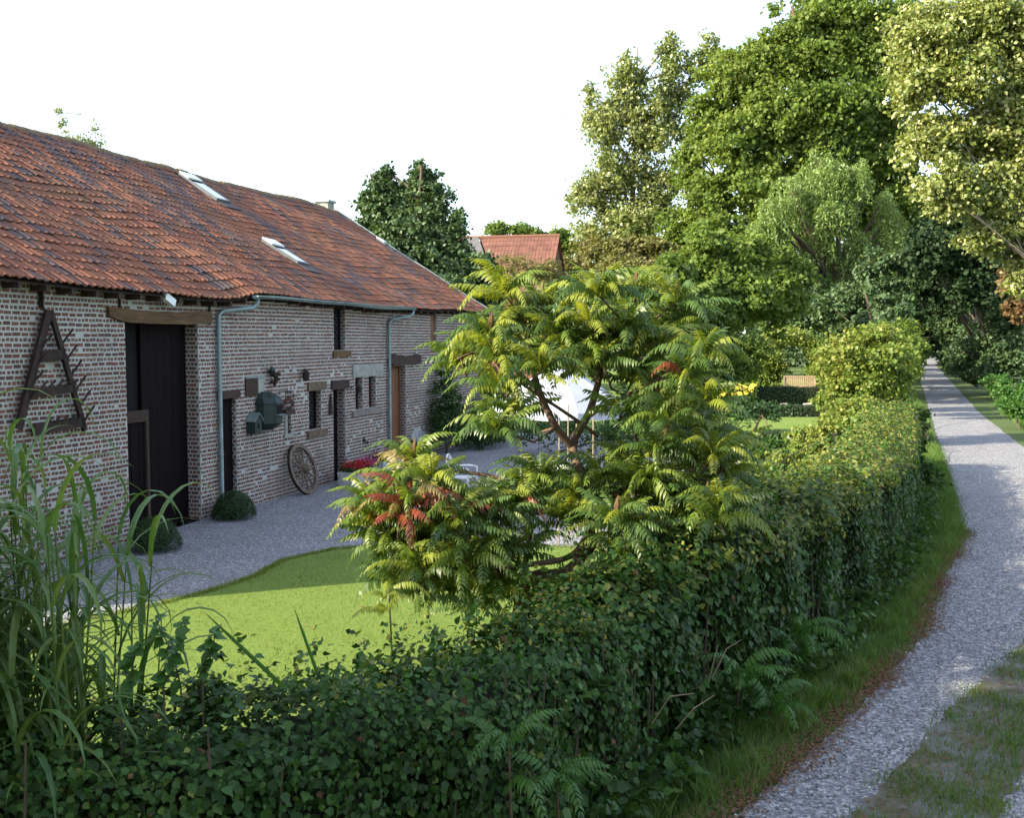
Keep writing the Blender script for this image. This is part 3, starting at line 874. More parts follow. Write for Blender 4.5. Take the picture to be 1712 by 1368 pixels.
# small dark door
sdn = MB().span((-.60, .12, .02), (.0, .15, 2.3)).build('narrow_door', M['door_dark'], barn)
board_set(-.60, .0, .03, 2.29, .09, .2, M['door_dark'], sdn)
MB().span((-.68, -.05, 2.29), (.10, .2, 2.44)).build('door_lintel', M['beam_dark'], barn)
MB().span((-.08, .04, .9), (-.03, .09, 1.05)).build('handle', M['iron'], sdn)
# hatch
h_ = MB().span((.34, -.035, 2.30), (.80, -.012, 2.66)).build('hatch', M['beam_dark'], barn)
MB().span((.83, -.035, 2.33), (1.08, -.012, 2.64)).build('hatch_panel', M['stone'], h_)
MB().span((.33, -.05, 2.665), (1.09, -.01, 2.70)).build('hatch_ledge', M['zinc'], h_)
# arched niche with pale frame
nf = MB(); nf.span((1.98, -.02, 1.37), (2.08, .12, 1.95)); nf.span((1.9, -.05, 1.29), (2.34, .14, 1.37))
nfo = nf.build('niche_window', M['stone'], barn); MB().span((2.08, .10, 1.37), (2.28, .12, 1.95)).build('pane', M['glass'], nfo)
ar = MB()
for i in range(7):
    a0, a1 = math.pi * i / 7 + .05, math.pi * (i + 1) / 7 - .05
    ar.add([(2.13 + math.cos(a) * r_, y_, 1.96 + math.sin(a) * r_ * .8) for y_ in (-.025, .05) for a, r_ in ((a0, .17), (a1, .17), (a1, .27), (a0, .27))],
           [(0, 1, 2, 3), (7, 6, 5, 4), (0, 4, 5, 1), (1, 5, 6, 2), (2, 6, 7, 3), (3, 7, 4, 0)])
ar.build('brick_arch', M['brick'], nfo)

def window(a, b, c, d, mat, lint=None, sill=None, bars=1, dy=.14):
    f = MB(); t = .045
    f.span((a, dy, c), (a + t, dy + .06, d)); f.span((b - t, dy, c), (b, dy + .06, d)); f.span((a + t, dy, c), (b - t, dy + .06, c + t)); f.span((a + t, dy, d - t), (b - t, dy + .06, d))
    fo = f.build('window', mat, barn)
    MB().span((a + t, dy + .025, c + t), (b - t, dy + .035, d - t)).build('pane', M['glass'], fo)
    for i in range(bars):
        zb = c + (d - c) * (i + 1) / (bars + 1)
        MB().span((a + t, dy + .005, zb - .012), (b - t, dy + .05, zb + .012)).build('glazing_bar', mat, fo)
    for nm, q in (('window_lintel', lint), ('window_sill', sill)):
        if q:
            bmq = MB(); bmq.span((q[0], -.045, q[2]), (q[1], .14, q[3])); bmq.v = [(x + rnd.uniform(-.012, .012), y + (rnd.uniform(-.01, .0) if y < 0 else 0), z + rnd.uniform(-.012, .012)) for x, y, z in bmq.v]
            bmq.build(nm, q[4], fo)
window(3.13, 3.75, 1.35, 2.27, M['door_dark'], (3.05, 3.95, 2.28, 2.47, M['stone_brown']), (3.0, 3.98, 1.16, 1.345, M['stone_brown']), 2)
window(5.64, 6.1, 1.65, 2.49, M['beam_dark'], None, None, 2)
window(6.46, 6.92, 1.65, 2.49, M['beam_dark'], None, None, 2)
MB().span((5.45, -.04, 2.50), (7.32, .05, 2.82)).build('stone_lintel', M['stone'], barn, label='pale stone lintel over the pair of small windows')
MB().span((5.42, -.06, 1.50), (7.18, .05, 1.645)).build('stone_sill', M['stone_sill'], barn)
window(4.45, 5.1, 3.2, 4.3, M['door_dark'], None, (4.36, 5.32, 3.03, 3.195, M['beam']), 3)
window(10.95, 11.5, 3.04, 4.3, M['door_brown'], None, None, 0, .10)
MB().span((11.0, .08, 3.08), (11.45, .10, 4.28)).build('loft_shutter', M['door_brown'], barn)
MB().span((13.3, .1, 3.6), (13.6, .13, 3.87)).build('vent_shutter', M['door_dark'], barn)
nd = MB().span((4.38, .26, .02), (5.05, .30, 2.22)).build('recessed_door', M['door_dark'], barn)
board_set(4.38, 5.05, .03, 2.21, .22, .22, M['door_dark'], nd)
MB().span((4.25, -.05, 2.245), (5.2, .2, 2.46)).build('door_lintel', M['beam_dark'], barn)
bd = MB().span((7.85, .26, .05), (9.0, .30, 2.70)).build('plank_door', M['door_brown'], barn, label='warm brown vertical plank door below the rough dark lintel')
board_set(7.95, 8.92, .06, 2.64, .20, .19, M['door_brown'], bd, 'plank')
MB().span((7.85, .17, .05), (7.94, .255, 2.70)).build('door_post', M['door_brown'], bd)
MB().span((8.93, .17, .05), (9.0, .255, 2.70)).build('door_post', M['door_brown'], bd)
lm = MB(); vs, fs = [], []
for i in range(9):
    u = 7.68 + 2.25 * i / 8; e_ = .0 if 0 < i < 8 else .06
    for yy, zz in ((-.10, 2.74 + e_), (-.10, 3.0 - e_ + .05 * math.sin(i)), (.2, 3.0 - e_), (.2, 2.74 + e_)): vs.append((u, yy + rnd.uniform(-.015, .015), zz + rnd.uniform(-.02, .02)))
for i in range(8):
    for q in range(4): fs.append((i * 4 + q, i * 4 + (q + 1) % 4, (i + 1) * 4 + (q + 1) % 4, (i + 1) * 4 + q))
fs += [(3, 2, 1, 0), (32, 33, 34, 35)]
lm.add(vs, fs); lm.build('rough_lintel', M['beam_dark'], barn)
MB().box((5.19, -.02, 2.36), (.02, .05, .16)).build('iron_tie', M['iron'], barn)
# gutter and downpipes
def gutter(u0, u1):
    q = MB(); vs, fs = [], []
    n = 30
    for i in range(n + 1):
        u = u0 + (u1 - u0) * i / n
        zc = EZ - .03 + sag(u, 0) * .6
        for a in range(7):
            th = math.pi + math.pi * a / 6
            vs.append((u, EY - .055 + .075 * math.cos(th), zc + .03 + .075 * math.sin(th)))
    for i in range(n):
        for a in range(6): fs.append((i * 7 + a, i * 7 + a + 1, (i + 1) * 7 + a + 1, (i + 1) * 7 + a))
    fs += [tuple(range(7)), tuple(range(n * 7, n * 7 + 7))[::-1]]
    q.add(vs, fs)
    q.tube([(u0, EY - .13, EZ), (u1, EY - .13, EZ + sag(u1, 0) * .6)], .012, 5)
    return q.build('gutter', M['zinc'], barn, smooth=True)
g1 = gutter(.18, 8.75)
def downpipe(u_top, u, zt):
    q = MB(); q.tube([(u_top, EY - .05, EZ - .06), (u_top - .02, EY - .05, EZ - .16), (u_top - .12, EY + .02, EZ - .24), (u + .1, -.12, zt + .08), (u, -.075, zt), (u, -.075, .12), (u + .02, -.13, .03)], .045, 9)
    o = q.build('downpipe', M['zinc'], barn, smooth=True)
    for z_ in (1.2, 2.5, 3.6): MB().lathe((u, -.075, z_), [(.052, -.02), (.056, 0), (.052, .02)], 10).build('pipe_bracket', M['zinc'], o)
downpipe(.28, -.70, 3.95); downpipe(8.68, 7.66, 3.92)
# limewash patch at the base right of the brown door
vs = []
for i in range(28):
    a = 2 * math.pi * i / 28
    vs.append((9.95 + .72 * math.cos(a) * rnd.uniform(.7, 1.12), -.014, max(.01, .42 + .46 * math.sin(a) * rnd.uniform(.6, 1.2))))
vs2 = [(x, -.001, z) for x, _, z in vs]
lw = MB(); lw.add(vs + vs2, [tuple(range(28))] + [(i, (i + 1) % 28, 28 + (i + 1) % 28, 28 + i) for i in range(28)]); lw.build('limewash_patch', M['lime'], barn)

# ---- things hung on the wall or set before it
def on_wall(name, u, z, label, cat, off=0.0, group=None):
    return empty(name, wl(u, off, z), RZ, label, cat, group)
# harrow
hw = on_wall('harrow', -5.4, 2.05, 'rusty A shaped spiked harrow hanging on the barn wall left of the big door', 'farm tool', -.05)
def bar(a, b, w=.05, t=.05, name='beam', mat='iron', parent=hw):
    a, b = Vector(a), Vector(b); d_ = b - a; L = d_.length
    q = d_.to_track_quat('X', 'Z').to_matrix()
    return MB().box((a + b) / 2, (L, w, t), M=q).build(name, M[mat], parent)
bar((-.02, -.06, 1.86), (-.72, -.06, .12), .06, .13)
bar((.02, -.06, 1.86), (.72, -.06, -.03), .06, .085)
bar((-.26, -.06, 1.17), (.30, -.06, 1.20), .06, .16, 'crossbar'); bar((-.52, -.06, .62), (.50, -.06, .66), .06, .13, 'crossbar'); bar((-.42, -.06, .08), (.68, -.06, .12), .06, .17, 'crossbar')
for i in range(6):
    t = .28 + i * .13
    x, z_ = .02 + .70 * t, 1.86 - 1.89 * t
    bar((x, -.07, z_), (x + .22, -.12, z_ + .26), .025, .025, 'spike')
for i in range(4):
    t = .34 + i * .16
    x, z_ = -.02 - .70 * t, 1.86 - 1.74 * t
    bar((x, -.07, z_), (x + .22, -.14, z_ + .24), .025, .025, 'spike')
for i in range(5): bar((-.28 + i * .17, -.07, .66), (-.16 + i * .17, -.12, .80), .025, .025, 'spike')
for i in range(5): bar((-.2 + i * .17, -.07, .10), (-.08 + i * .17, -.12, .24), .025, .025, 'spike')
bar((-.09, -.02, 1.86), (-.09, -.02, 2.33), .03, .03, 'hanging_rod')

# flood light under the eave
fl = on_wall('flood_light', -2.55, 4.18, 'small pale flood lamp fixed under the eave above the big door', 'lamp', -.1)
MB().box((0, -.14, 0), (.30, .10, .13), M=Matrix.Rotation(R(25), 3, 'Y')).build('housing', M['white_paint'], fl)
MB().tube([(-.1, 0, .12), (-.1, -.12, .03)], .015, 5).build('bracket', M['iron'], fl)

# dovecote box
dv = on_wall('dovecote', 1.05, 1.55, 'dark green metal dovecote with a domed roof mounted on the brick wall', 'birdhouse', -.02)
dv.scale = (.86, .80, .92)
bdy = MB()
pr = [(-.36, -.02), (-.36, -.22), (-.14, -.46), (.16, -.46), (.34, -.24), (.34, -.02)]
zb, zt = .06, .62
vs = [(x * .55, y * .5, 0.0) for x, y in pr] + [(x, y, .16) for x, y in pr] + [(x, y, zt) for x, y in pr]
n_ = 6; fs = [tuple(range(6))[::-1]]
for L_ in (0, 1):
    for i in range(6): fs.append((L_ * 6 + i, L_ * 6 + (i + 1) % 6, L_ * 6 + 6 + (i + 1) % 6, L_ * 6 + 6 + i))
bdy.add(vs, fs); bdy.build('box', M['green_metal'], dv)
rf = MB(); vs = [(x * 1.08, y * 1.08, zt) for x, y in pr] + [(x * .95, y * .9, zt + .13) for x, y in pr] + [(x * .45, y * .4, zt + .26) for x, y in pr]
fs = [tuple(range(12, 18))] + [(L_ * 6 + i, L_ * 6 + (i + 1) % 6, L_ * 6 + 6 + (i + 1) % 6, L_ * 6 + 6 + i) for L_ in (0, 1) for i in range(6)]
rf.add(vs, fs); rf.build('domed_roof', M['green_metal'], dv)
MB().box((.02, -.468, .48), (.24, .012, .20)).build('opening', M['interior'], dv)
MB().box((.02, -.50, .355), (.34, .09, .02)).build('perch', M['zinc'], dv)
cg = on_wall('wire_cage', 1.78, 1.95, 'small dark wire cage on the wall right of the green dovecote', 'cage', -.02)
cgm = MB()
for i in range(6):
    x = -.18 + i * .075
    cgm.tube([(x, -.22, 0), (x, -.22, .38)], .006, 4); cgm.tube([(x, -.22, .38), (x, 0, .38)], .006, 4)
for z_ in (0, .12, .25, .38): cgm.tube([(-.2, -.22, z_), (.22, -.22, z_)], .009, 4); cgm.tube([(.22, -.22, z_), (.22, 0, z_)], .009, 4)
cgm.build('wire_bars', M['iron'], cg)
MB().span((-.2, -.24, -.12), (.22, 0, -.02)).build('cage_floor', M['beam_dark'], cg)
nb = on_wall('nest_box', .50, 1.52, 'small pointed grey green nest box hung below the hatch', 'birdhouse', -.02); nb.scale = (.8, .8, .95)
q = MB(); q.add([(-.17, 0, 0), (.17, 0, 0), (.17, 0, .3), (0, 0, .43), (-.17, 0, .3), (-.17, -.24, 0), (.17, -.24, 0), (.17, -.24, .3), (0, -.24, .43), (-.17, -.24, .3)],
                [(5, 6, 7, 8, 9), (0, 4, 3, 2, 1), (0, 1, 6, 5), (1, 2, 7, 6), (4, 0, 5, 9)]); q.build('box', M['green_metal'], nb)
q = MB()
for s_ in (-1, 1):
    q.add([(0, .0, .46), (s_ * .22, 0, .28), (s_ * .22, -.28, .28), (0, -.28, .46), (0, .0, .44), (s_ * .22, 0, .26), (s_ * .22, -.28, .26), (0, -.28, .44)], [(0, 1, 2, 3), (4, 7, 6, 5), (2, 1, 5, 6), (3, 2, 6, 7), (1, 0, 4, 5)])
q.build('roof', M['zinc'], nb); MB().lathe((0, 0, 0), [(.0, 0)], 3)
MB().box((.0, -.243, .17), (.09, .01, .11)).build('entrance_hole', M['interior'], nb)
orn = on_wall('hanging_ornament', 1.38, 2.45, 'dark twig ornament with a small bird shape hung above the dovecote', 'ornament', -.04)
q = MB(); q.tube([(0, 0, .42), (-.10, -.05, .32), (.05, -.08, .2), (.0, -.06, .02)], [.03, .06, .05, .03], 6); q.tube([(-.14, -.02, .34), (.14, -.12, .26)], .035, 5); q.tube([(-.08, -.02, .1), (.16, -.10, .16)], .03, 5); q.build('twigs', M['iron'], orn)
q = MB(); q.blob((-.12, -.09, .36), (.10, .06, .06), 7); q.build('bird_figure', M['green_metal'], orn)
lp = on_wall('wall_lamp', 2.74, 2.52, 'small black wall lantern high on the wall between dovecote and window', 'lamp', -.02)
MB().lathe((0, -.12, 0), [(.03, 0), (.07, .02), (.09, .18), (.04, .25), (.0, .27)], 8).build('lantern', M['iron'], lp); MB().tube([(0, 0, .2), (0, -.08, .27), (0, -.12, .25)], .012, 5).build('bracket', M['iron'], lp)
lp2 = on_wall('wall_lamp', 5.32, 2.12, 'small black bracket lamp between the recessed door and the twin windows', 'lamp', -.02)
MB().lathe((.05, -.2, 0), [(.03, 0), (.07, .02), (.08, .14), (.03, .2), (.0, .22)], 8).build('lantern', M['iron'], lp2); MB().tube([(0, 0, .12), (.02, -.1, .2), (.05, -.2, .2)], .012, 5).build('bracket', M['iron'], lp2)
tl = on_wall('hanging_tool', 4.18, 1.66, 'narrow dark iron tool hanging between the window and the recessed door', 'farm tool', -.03)
q = MB(); q.add([(-.09, -.02, 0), (.09, -.02, 0), (.04, -.02, .46), (-.03, -.02, .46), (-.09, .0, 0), (.09, .0, 0), (.04, .0, .46), (-.03, .0, .46)], [(0, 1, 2, 3), (0, 4, 5, 1), (1, 5, 6, 2), (2, 6, 7, 3), (3, 7, 4, 0)]); q.build('blade', M['iron'], tl)
MB().tube([(0, -.01, .46), (0, -.01, .55)], .01, 4).build('hook', M['iron'], tl)
for i, (u, z_, lab) in enumerate(((3.05, .62, 'small rusty iron hook on the wall right of the wagon wheel'), (6.1, .75, 'small dark iron hook low on the wall above the second trough'))):
    hk = on_wall('wall_hook', u, z_, lab, 'hook', -.02)
    MB().tube([(0, 0, .12), (0, -.05, .05), (.06, -.07, 0), (.12, -.04, .06)], .018, 5).build('hook', M['iron'], hk); MB().box((0, 0, .1), (.09, .02, .09)).build('plate', M['iron'], hk)
# wagon wheel leaned on the wall
ww = empty('wagon_wheel', wl(2.35, -.42, 0), RZ, 'old wooden wagon wheel with many spokes leaning against the barn wall', 'wheel')
wr = .58
tilt = Matrix.Rotation(-math.atan2(.36, 2 * wr), 4, 'X')
wc = Vector((0, .18, wr * .955))
def wpnt(a, r_, t=0): return wc + (tilt @ Vector((r_ * math.cos(a), t, r_ * math.sin(a))))
q = MB(); n_ = 36; vs, fs = [], []
for i in range(n_):
    a = 2 * math.pi * i / n_
    for r_, t in ((wr - .075, -.035), (wr, -.035), (wr, .035), (wr - .075, .035)): vs.append(wpnt(a, r_, t))
for i in range(n_):
    j = (i + 1) % n_
    for k_ in range(4): fs.append((i * 4 + k_, j * 4 + k_, j * 4 + (k_ + 1) % 4, i * 4 + (k_ + 1) % 4))
q.add(vs, fs); q.build('rim', M['wheel_wood'], ww)
q = MB(); vs = []; fs = []
for i in range(n_):
    a = 2 * math.pi * i / n_
    for r_, t in ((wr + .002, -.03), (wr + .014, -.03), (wr + .014, .03), (wr + .002, .03)): vs.append(wpnt(a, r_, t))
for i in range(n_):
    j = (i + 1) % n_
    for k_ in range(4): fs.append((i * 4 + k_, j * 4 + k_, j * 4 + (k_ + 1) % 4, i * 4 + (k_ + 1) % 4))
q.add(vs, fs); q.build('tyre', M['iron'], ww)
for i in range(12):
    a = 2 * math.pi * i / 12
    MB().tube([wpnt(a, .09), wpnt(a, wr - .07)], [.026, .02], 6).build('spoke', M['wheel_wood'], ww)
MB().tube([wpnt(0, 0, -.17), wpnt(0, 0, -.10), wpnt(0, 0, .08)], [.06, .10, .10], 12).build('hub', M['wheel_wood'], ww)

# troughs with flowers
def trough(u, ulen, label, cols, off, seed):
    g = np.random.default_rng(seed)
    t = empty('flower_trough', wl(u, off, 0), RZ, label, 'planter', 'stone flower troughs along the barn wall')
    q = MB(); L, W_, H_ = ulen / 2, .20, .36
    q.add([(-L * .93, -W_ * .85, 0), (L * .93, -W_ * .85, 0), (L * .93, W_ * .85, 0), (-L * .93, W_ * .85, 0), (-L, -W_, H_), (L, -W_, H_), (L, W_, H_), (-L, W_, H_),
           (-L + .05, -W_ + .05, H_), (L - .05, -W_ + .05, H_), (L - .05, W_ - .05, H_), (-L + .05, W_ - .05, H_), (-L + .05, -W_ + .05, H_ - .08), (L - .05, -W_ + .05, H_ - .08), (L - .05, W_ - .05, H_ - .08), (-L + .05, W_ - .05, H_ - .08)],
          [(0, 3, 2, 1), (0, 1, 5, 4), (1, 2, 6, 5), (2, 3, 7, 6), (3, 0, 4, 7), (4, 5, 9, 8), (5, 6, 10, 9), (6, 7, 11, 10), (7, 4, 8, 11), (8, 9, 13, 12), (9, 10, 14, 13), (10, 11, 15, 14), (11, 8, 12, 15), (12, 13, 14, 15)])
    q.build('trough', M['terracotta_trough'], t)
    n = 700
    lp_ = np.stack([g.uniform(-L, L, n), g.uniform(-W_ * 1.1, W_ * 1.1, n), H_ + np.abs(g.normal(size=n)) * .08 - .02], 1)
    w_ = np.array([wl(u + p[0], off + p[1], p[2]) for p in lp_])
    V, T = leaves(w_, rdir(n, g) + [0, 0, .8], rdir(n, g), .06)
    np_obj('leaves', V, T, M['l_hedge'], t, 'stuff')
    for mname, share, sel in cols:
        m_ = int(n * share); lo_, hi_ = sel
        lp_ = np.stack([g.uniform(-L + 2 * L * lo_, -L + 2 * L * hi_, m_), g.uniform(-W_ * 1.2, W_ * .9, m_), H_ + .06 + np.abs(g.normal(size=m_)) * .07], 1)
        w_ = np.array([wl(u + p[0], off + p[1], p[2]) for p in lp_])
        V, T = leaves(w_, rdir(m_, g) + [0, 0, .6], rdir(m_, g), .06)
        np_obj('flowers', V, T, M[mname], t, 'stuff')
trough(4.15, 1.45, 'pale stone trough of red and pink flowers before the narrow recessed door', [('f_red', .55, (.1, .7)), ('f_pink', .35, (.6, 1.0))], -.75, 1)
trough(6.4, 1.5, 'pale stone trough of purple pink flowers below the twin windows', [('f_pink', .30, (.0, .7)), ('f_red', .2, (.3, .9))], -.55, 2)

# clipped round shrubs by the big door
for u, off, r_, lab, sd_ in ((-4.05, -.9, .44, 'dark round clipped shrub at the left jamb of the big barn door', 3), (-1.0, -.52, .42, 'dark round clipped shrub at the pier right of the big door', 4)):
    b = wl(u, off)
    root = empty('round_shrub', b, 0, lab, 'shrub', 'clipped shrubs beside the barn door')
    g = np.random.default_rng(sd_)
    d_ = rdir(5200, g); d_[:, 2] = np.abs(d_[:, 2]) * 1.15 - .18
    P = np.array(b) + np.array([0, 0, .12]) + d_ * np.array([r_, r_, r_ * 1.05]) * (1 - np.abs(g.normal(size=(5200, 1))) * .10)
    V, T = leaves(P, rdir(5200, g) * .6 + d_, d_ + rdir(5200, g) * .6 + [0, 0, .3], .055 * g.uniform(.6, 1.3, 5200), NARROW)
    V[:, 2] = np.maximum(V[:, 2], .01)
    np_obj('foliage', V, T, M['l_box'], root, 'stuff')
    MB().blob((0, 0, r_ * .52), (r_ * .75, r_ * .75, r_ * .55), 10, .1).build('twigs', M['core'], root)  # solid dark body filling the inside, painted as shade

# climbing plants and shrubs against the far wall
def shrub(name, blobs, n, size, leaf, label, seed, cat='shrub', base=None, shape=QUAD, clumps=14, clump_r=.36, fill=.35, group=None, **kw):
    b0 = base or (blobs[0][0], blobs[0][1], 0)
    return tree(name, b0, blobs, n, size, leaf, label, cat, r0=.04, seed=seed, shape=shape, clumps=clumps, clump_r=clump_r, fill=fill, crown_name='foliage', group=group, **kw)
def wb(u, off, z_, ru, ro, rz): p = wl(u, off, z_); return (p.x, p.y, p.z, (ru + ro) / 2, (ru + ro) / 2, rz)
shrub('climbing_rose', [wb(11.0, -.5, 1.6, .6, .5, .7), wb(10.6, -.5, .9, .5, .5, .7), wb(11.6, -.5, .8, .7, .6, .7), wb(11.3, -.4, 2.1, .4, .4, .4)], 5200, .075, 'l_hedge', 'dark leafy climbing shrub against the barn wall right of the brown door', 21, 'shrub')
shrub('door_shrub', [wb(8.4, -.6, .3, .45, .4, .4)], 1500, .06, 'l_hedge', 'low dark shrub in front of the brown plank door', 22)
shrub('wall_shrub', [wb(13.6, -.9, .7, 1.0, .8, .8), wb(12.4, -1.1, .35, .8, .6, .4)], 4800, .08, 'l_hedge', 'wide dark shrub at the far end of the barn wall', 23)
shrub('tall_wall_shrub', [wb(15.4, -.8, .9, .9, .7, .95), wb(15.3, -.8, 1.6, .6, .5, .5)], 4200, .08, 'l_hedge', 'tall dark shrub by the far corner of the barn', 24)
shrub('yard_shrub', [(1.3, 31.5, .6, 1.6, 1.0, .75), (3.6, 31.2, .55, 1.5, 1.0, .7), (5.6, 31, .6, 1.3, 1, .8)], 7000, .08, 'l_hedge', 'low dark shrubbery behind the white parasol', 25)

# ================================================================== PARASOL, CHAIRS
pz = 2.58; pc_ = Vector((1.05, 23.3, 0))
pa = empty('parasol', pc_, 0, 'big white garden parasol standing open in the yard behind the sumac', 'parasol')
for i in range(8):
    q = MB(); a0, a1 = math.pi * 2 * i / 8 + .2, math.pi * 2 * (i + 1) / 8 + .2
    rows = []
    for t in (0.02, .35, .7, 1.0):
        r_ = 1.62 * t; zz = pz + .25 - .95 * (t ** 1.5) * .95
        row_ = []
        for s_ in (0, .5, 1):
            a = a0 + (a1 - a0) * s_
            rr = r_ * (1 - .05 * math.sin(math.pi * s_))
            row_.append(Vector((rr * math.cos(a), rr * math.sin(a), zz + (-.03 * math.sin(math.pi * s_) if t > .3 else 0))))
        rows.append(row_)
    rows.append([p + Vector((0, 0, -.14)) for p in rows[-1]])
    vs = [p for r_ in rows for p in r_]; fs = []
    for j in range(4):
        for s_ in range(2): fs.append((j * 3 + s_, j * 3 + s_ + 1, j * 3 + s_ + 4, j * 3 + s_ + 3))
    q.add(vs, fs); q.build('canopy_panel', M['parasol'], pa)
    MB().tube([(0, 0, pz - .12), (1.5 * math.cos(a0), 1.5 * math.sin(a0), pz - .60)], .012, 4).build('rib', M['cane'], pa)
MB().tube([(0, 0, .05), (0, 0, pz + .3)], .025, 8).build('pole', M['cane'], pa)
MB().lathe((0, 0, 0), [(.0, .1), (.06, .1), (.26, .07), (.28, 0)], 16).build('base', M['terracotta_trough'], pa)
MB().lathe((0, 0, pz + .24), [(.05, 0), (.03, .04), (.0, .08)], 8).build('finial', M['white_paint'], pa)

def chair(loc, rz, label):
    c = empty('garden_chair', loc, rz, label, 'chair')
    q = MB(); q.add([(-.23, -.22, .42), (.23, -.22, .42), (.20, .22, .40), (-.20, .22, .40), (-.23, -.22, .39), (.23, -.22, .39), (.20, .22, .37), (-.20, .22, .37)], [(0, 1, 2, 3), (4, 7, 6, 5), (0, 4, 5, 1), (1, 5, 6, 2), (2, 6, 7, 3), (3, 7, 4, 0)]); q.build('seat', M['plastic'], c)
    for sx in (-1, 1):
        for sy in (-1, 1):
            MB().tube([(sx * .22, sy * .20, .40), (sx * .27, sy * .26, 0)], [.022, .016], 5).build('leg', M['plastic'], c)
        MB().tube([(sx * .25, -.25, .0), (sx * .27, -.24, .62), (sx * .28, -.05, .64), (sx * .25, .24, .62)], [.016, .022, .025, .022], 5).build('armrest', M['plastic'], c)
    n = 9
    for i in range(5):
        x = -.16 + i * .08
        MB().tube([(x * .9, .22, .42), (x, .29, .66), (x * .9, .34, .86 - abs(x) * .35)], .014, 4).build('back_slat', M['plastic'], c)
    pts = [(math.cos(a) * .22, .225 + .13 * math.sin(a) ** .8 if math.sin(a) > 0 else .225, .44 + .46 * math.sin(a)) for a in [math.pi * i / n for i in range(n + 1)]]
    MB().tube(pts, .02, 5).build('back_frame', M['plastic'], c)
    return c
chair((-1.1, 23.2, 0), R(70), 'white plastic garden chair left of the parasol, seen side on')
tb = empty('garden_table', (.75, 22.6, 0), 0, 'round white garden table under the parasol', 'table')
MB().lathe((0, 0, .70), [(0, .03), (.5, .03), (.52, .015), (.5, 0), (0, 0)], 24).build('table_top', M['plastic'], tb)
for a in (0, 1.57, 3.14, 4.71): MB().tube([(.1 * math.cos(a), .1 * math.sin(a), .70), (.38 * math.cos(a), .38 * math.sin(a), 0)], .02, 5).build('leg', M['plastic'], tb)
# pale canes behind the sumac
for i, (px, Y, ht, lab) in enumerate(((935, 17.5, 2.1, 'leftmost of the pale stakes behind the sumac trunks'), (950, 18.0, 2.35, 'tallest pale wooden stake seen between the sumac trunks'), (964, 18.2, 2.0, 'pale wooden stake close right of the tallest one behind the sumac'), (992, 17.6, 2.15, 'rightmost pale wooden stake seen behind the sumac trunks'))):
    p = at(px, 700, Y)
    s_ = MB(); s_.tube([(0, 0, 0), (.0, .01, ht)], .013, 6)
    o = s_.build('garden_stake', M['cane']); o.location = (p.x, Y, 0); tag(o, lab, 'stake', 'pale stakes behind the sumac')

# ================================================================== HEDGE
def hedge_surface(line, width, hfun, dens, size, g, jitter=.10, faces=('front', 'top', 'back'), z0=0.0, shape=HEART, dfun=None, rough=1.0):
    """line: front-foot points; body lies to the left of the walking direction"""
    L = [np.array(p, float) for p in line]
    out = []
    for i in range(len(L) - 1):
        a, b = L[i], L[i + 1]
        ln = np.linalg.norm(b - a); t = (b - a) / ln; nf = np.array([t[1], -t[0]])          # outward (right-hand side)
        for f in faces:
            if f == 'front' or f == 'back': area = ln * (hfun(i) + hfun(i + 1)) / 2
            else: area = ln * width
            de = dens * (dfun(i) if dfun else 1) * (.18 if f == 'back' else 1)
            n = int(area * de)
            s = g.random(n); w = g.random(n)
            h = hfun(i) * (1 - s) + hfun(i + 1) * s
            bump = (.07 * np.sin(s * ln * 3.1 + i * 1.7) + .05 * np.sin(w * 5 + s * ln * 5 + i) + (.06 * np.sin(s * ln * 9.7 + w * 7 + i * 2.1) + .07 * np.sin(s * ln * 1.4 + i * 2.3 + w * 2) if f == 'top' else 0)) * rough
            dep = -np.abs(g.normal(size=n)) * jitter + bump + np.where(g.random(n) < (.10 if f == 'top' else .04) * rough, g.uniform(0, .26 if f == 'top' else .14, n), 0)
            xy = a[None] + (b - a)[None] * s[:, None]
            if f == 'front':
                z = z0 + .05 + (h - .05) * w
                rnd_c = np.clip((w - .85) / .15, 0, 1)
                P = np.concatenate([xy + nf * (dep - .22 * rnd_c ** 2)[:, None], z[:, None]], 1)
                nn = np.concatenate([np.repeat(nf[None], n, 0), (rnd_c * .8 + .25)[:, None]], 1)
            elif f == 'back':
                P = np.concatenate([xy - nf * width - nf * dep[:, None], (z0 + .05 + (h - .05) * w)[:, None]], 1)
                nn = np.concatenate([np.repeat(-nf[None], n, 0), np.full((n, 1), .3)], 1)
            else:
                e = np.minimum(w, 1 - w); rc_ = np.clip(1 - e / .18, 0, 1) ** 2
                P = np.concatenate([xy - nf * (w * width)[:, None], (z0 + h + dep - .14 * rc_)[:, None]], 1)
                nn = np.concatenate([nf[None] * ((.5 - w) * .9)[:, None], np.ones((n, 1))], 1)
            nn = unit(nn + g.normal(size=(n, 3)) * .42)
            tip = g.normal(size=(n, 3)) * .55 + np.array([0, 0, -1.0]) + np.concatenate([nf * .35, [0]])
            if f == 'top': tip = g.normal(size=(n, 3)) + np.array([nf[0] * .8, nf[1] * .8, -.2])
            out.append((P, nn, tip, size * g.uniform(.42, 1.35, n) * (1 + .25 * np.sin(s * ln * 2.3 + i))))
    P, nn, tip, sz = [np.concatenate([o_[k_] for o_ in out]) for k_ in range(4)]
    return P, nn, tip, sz
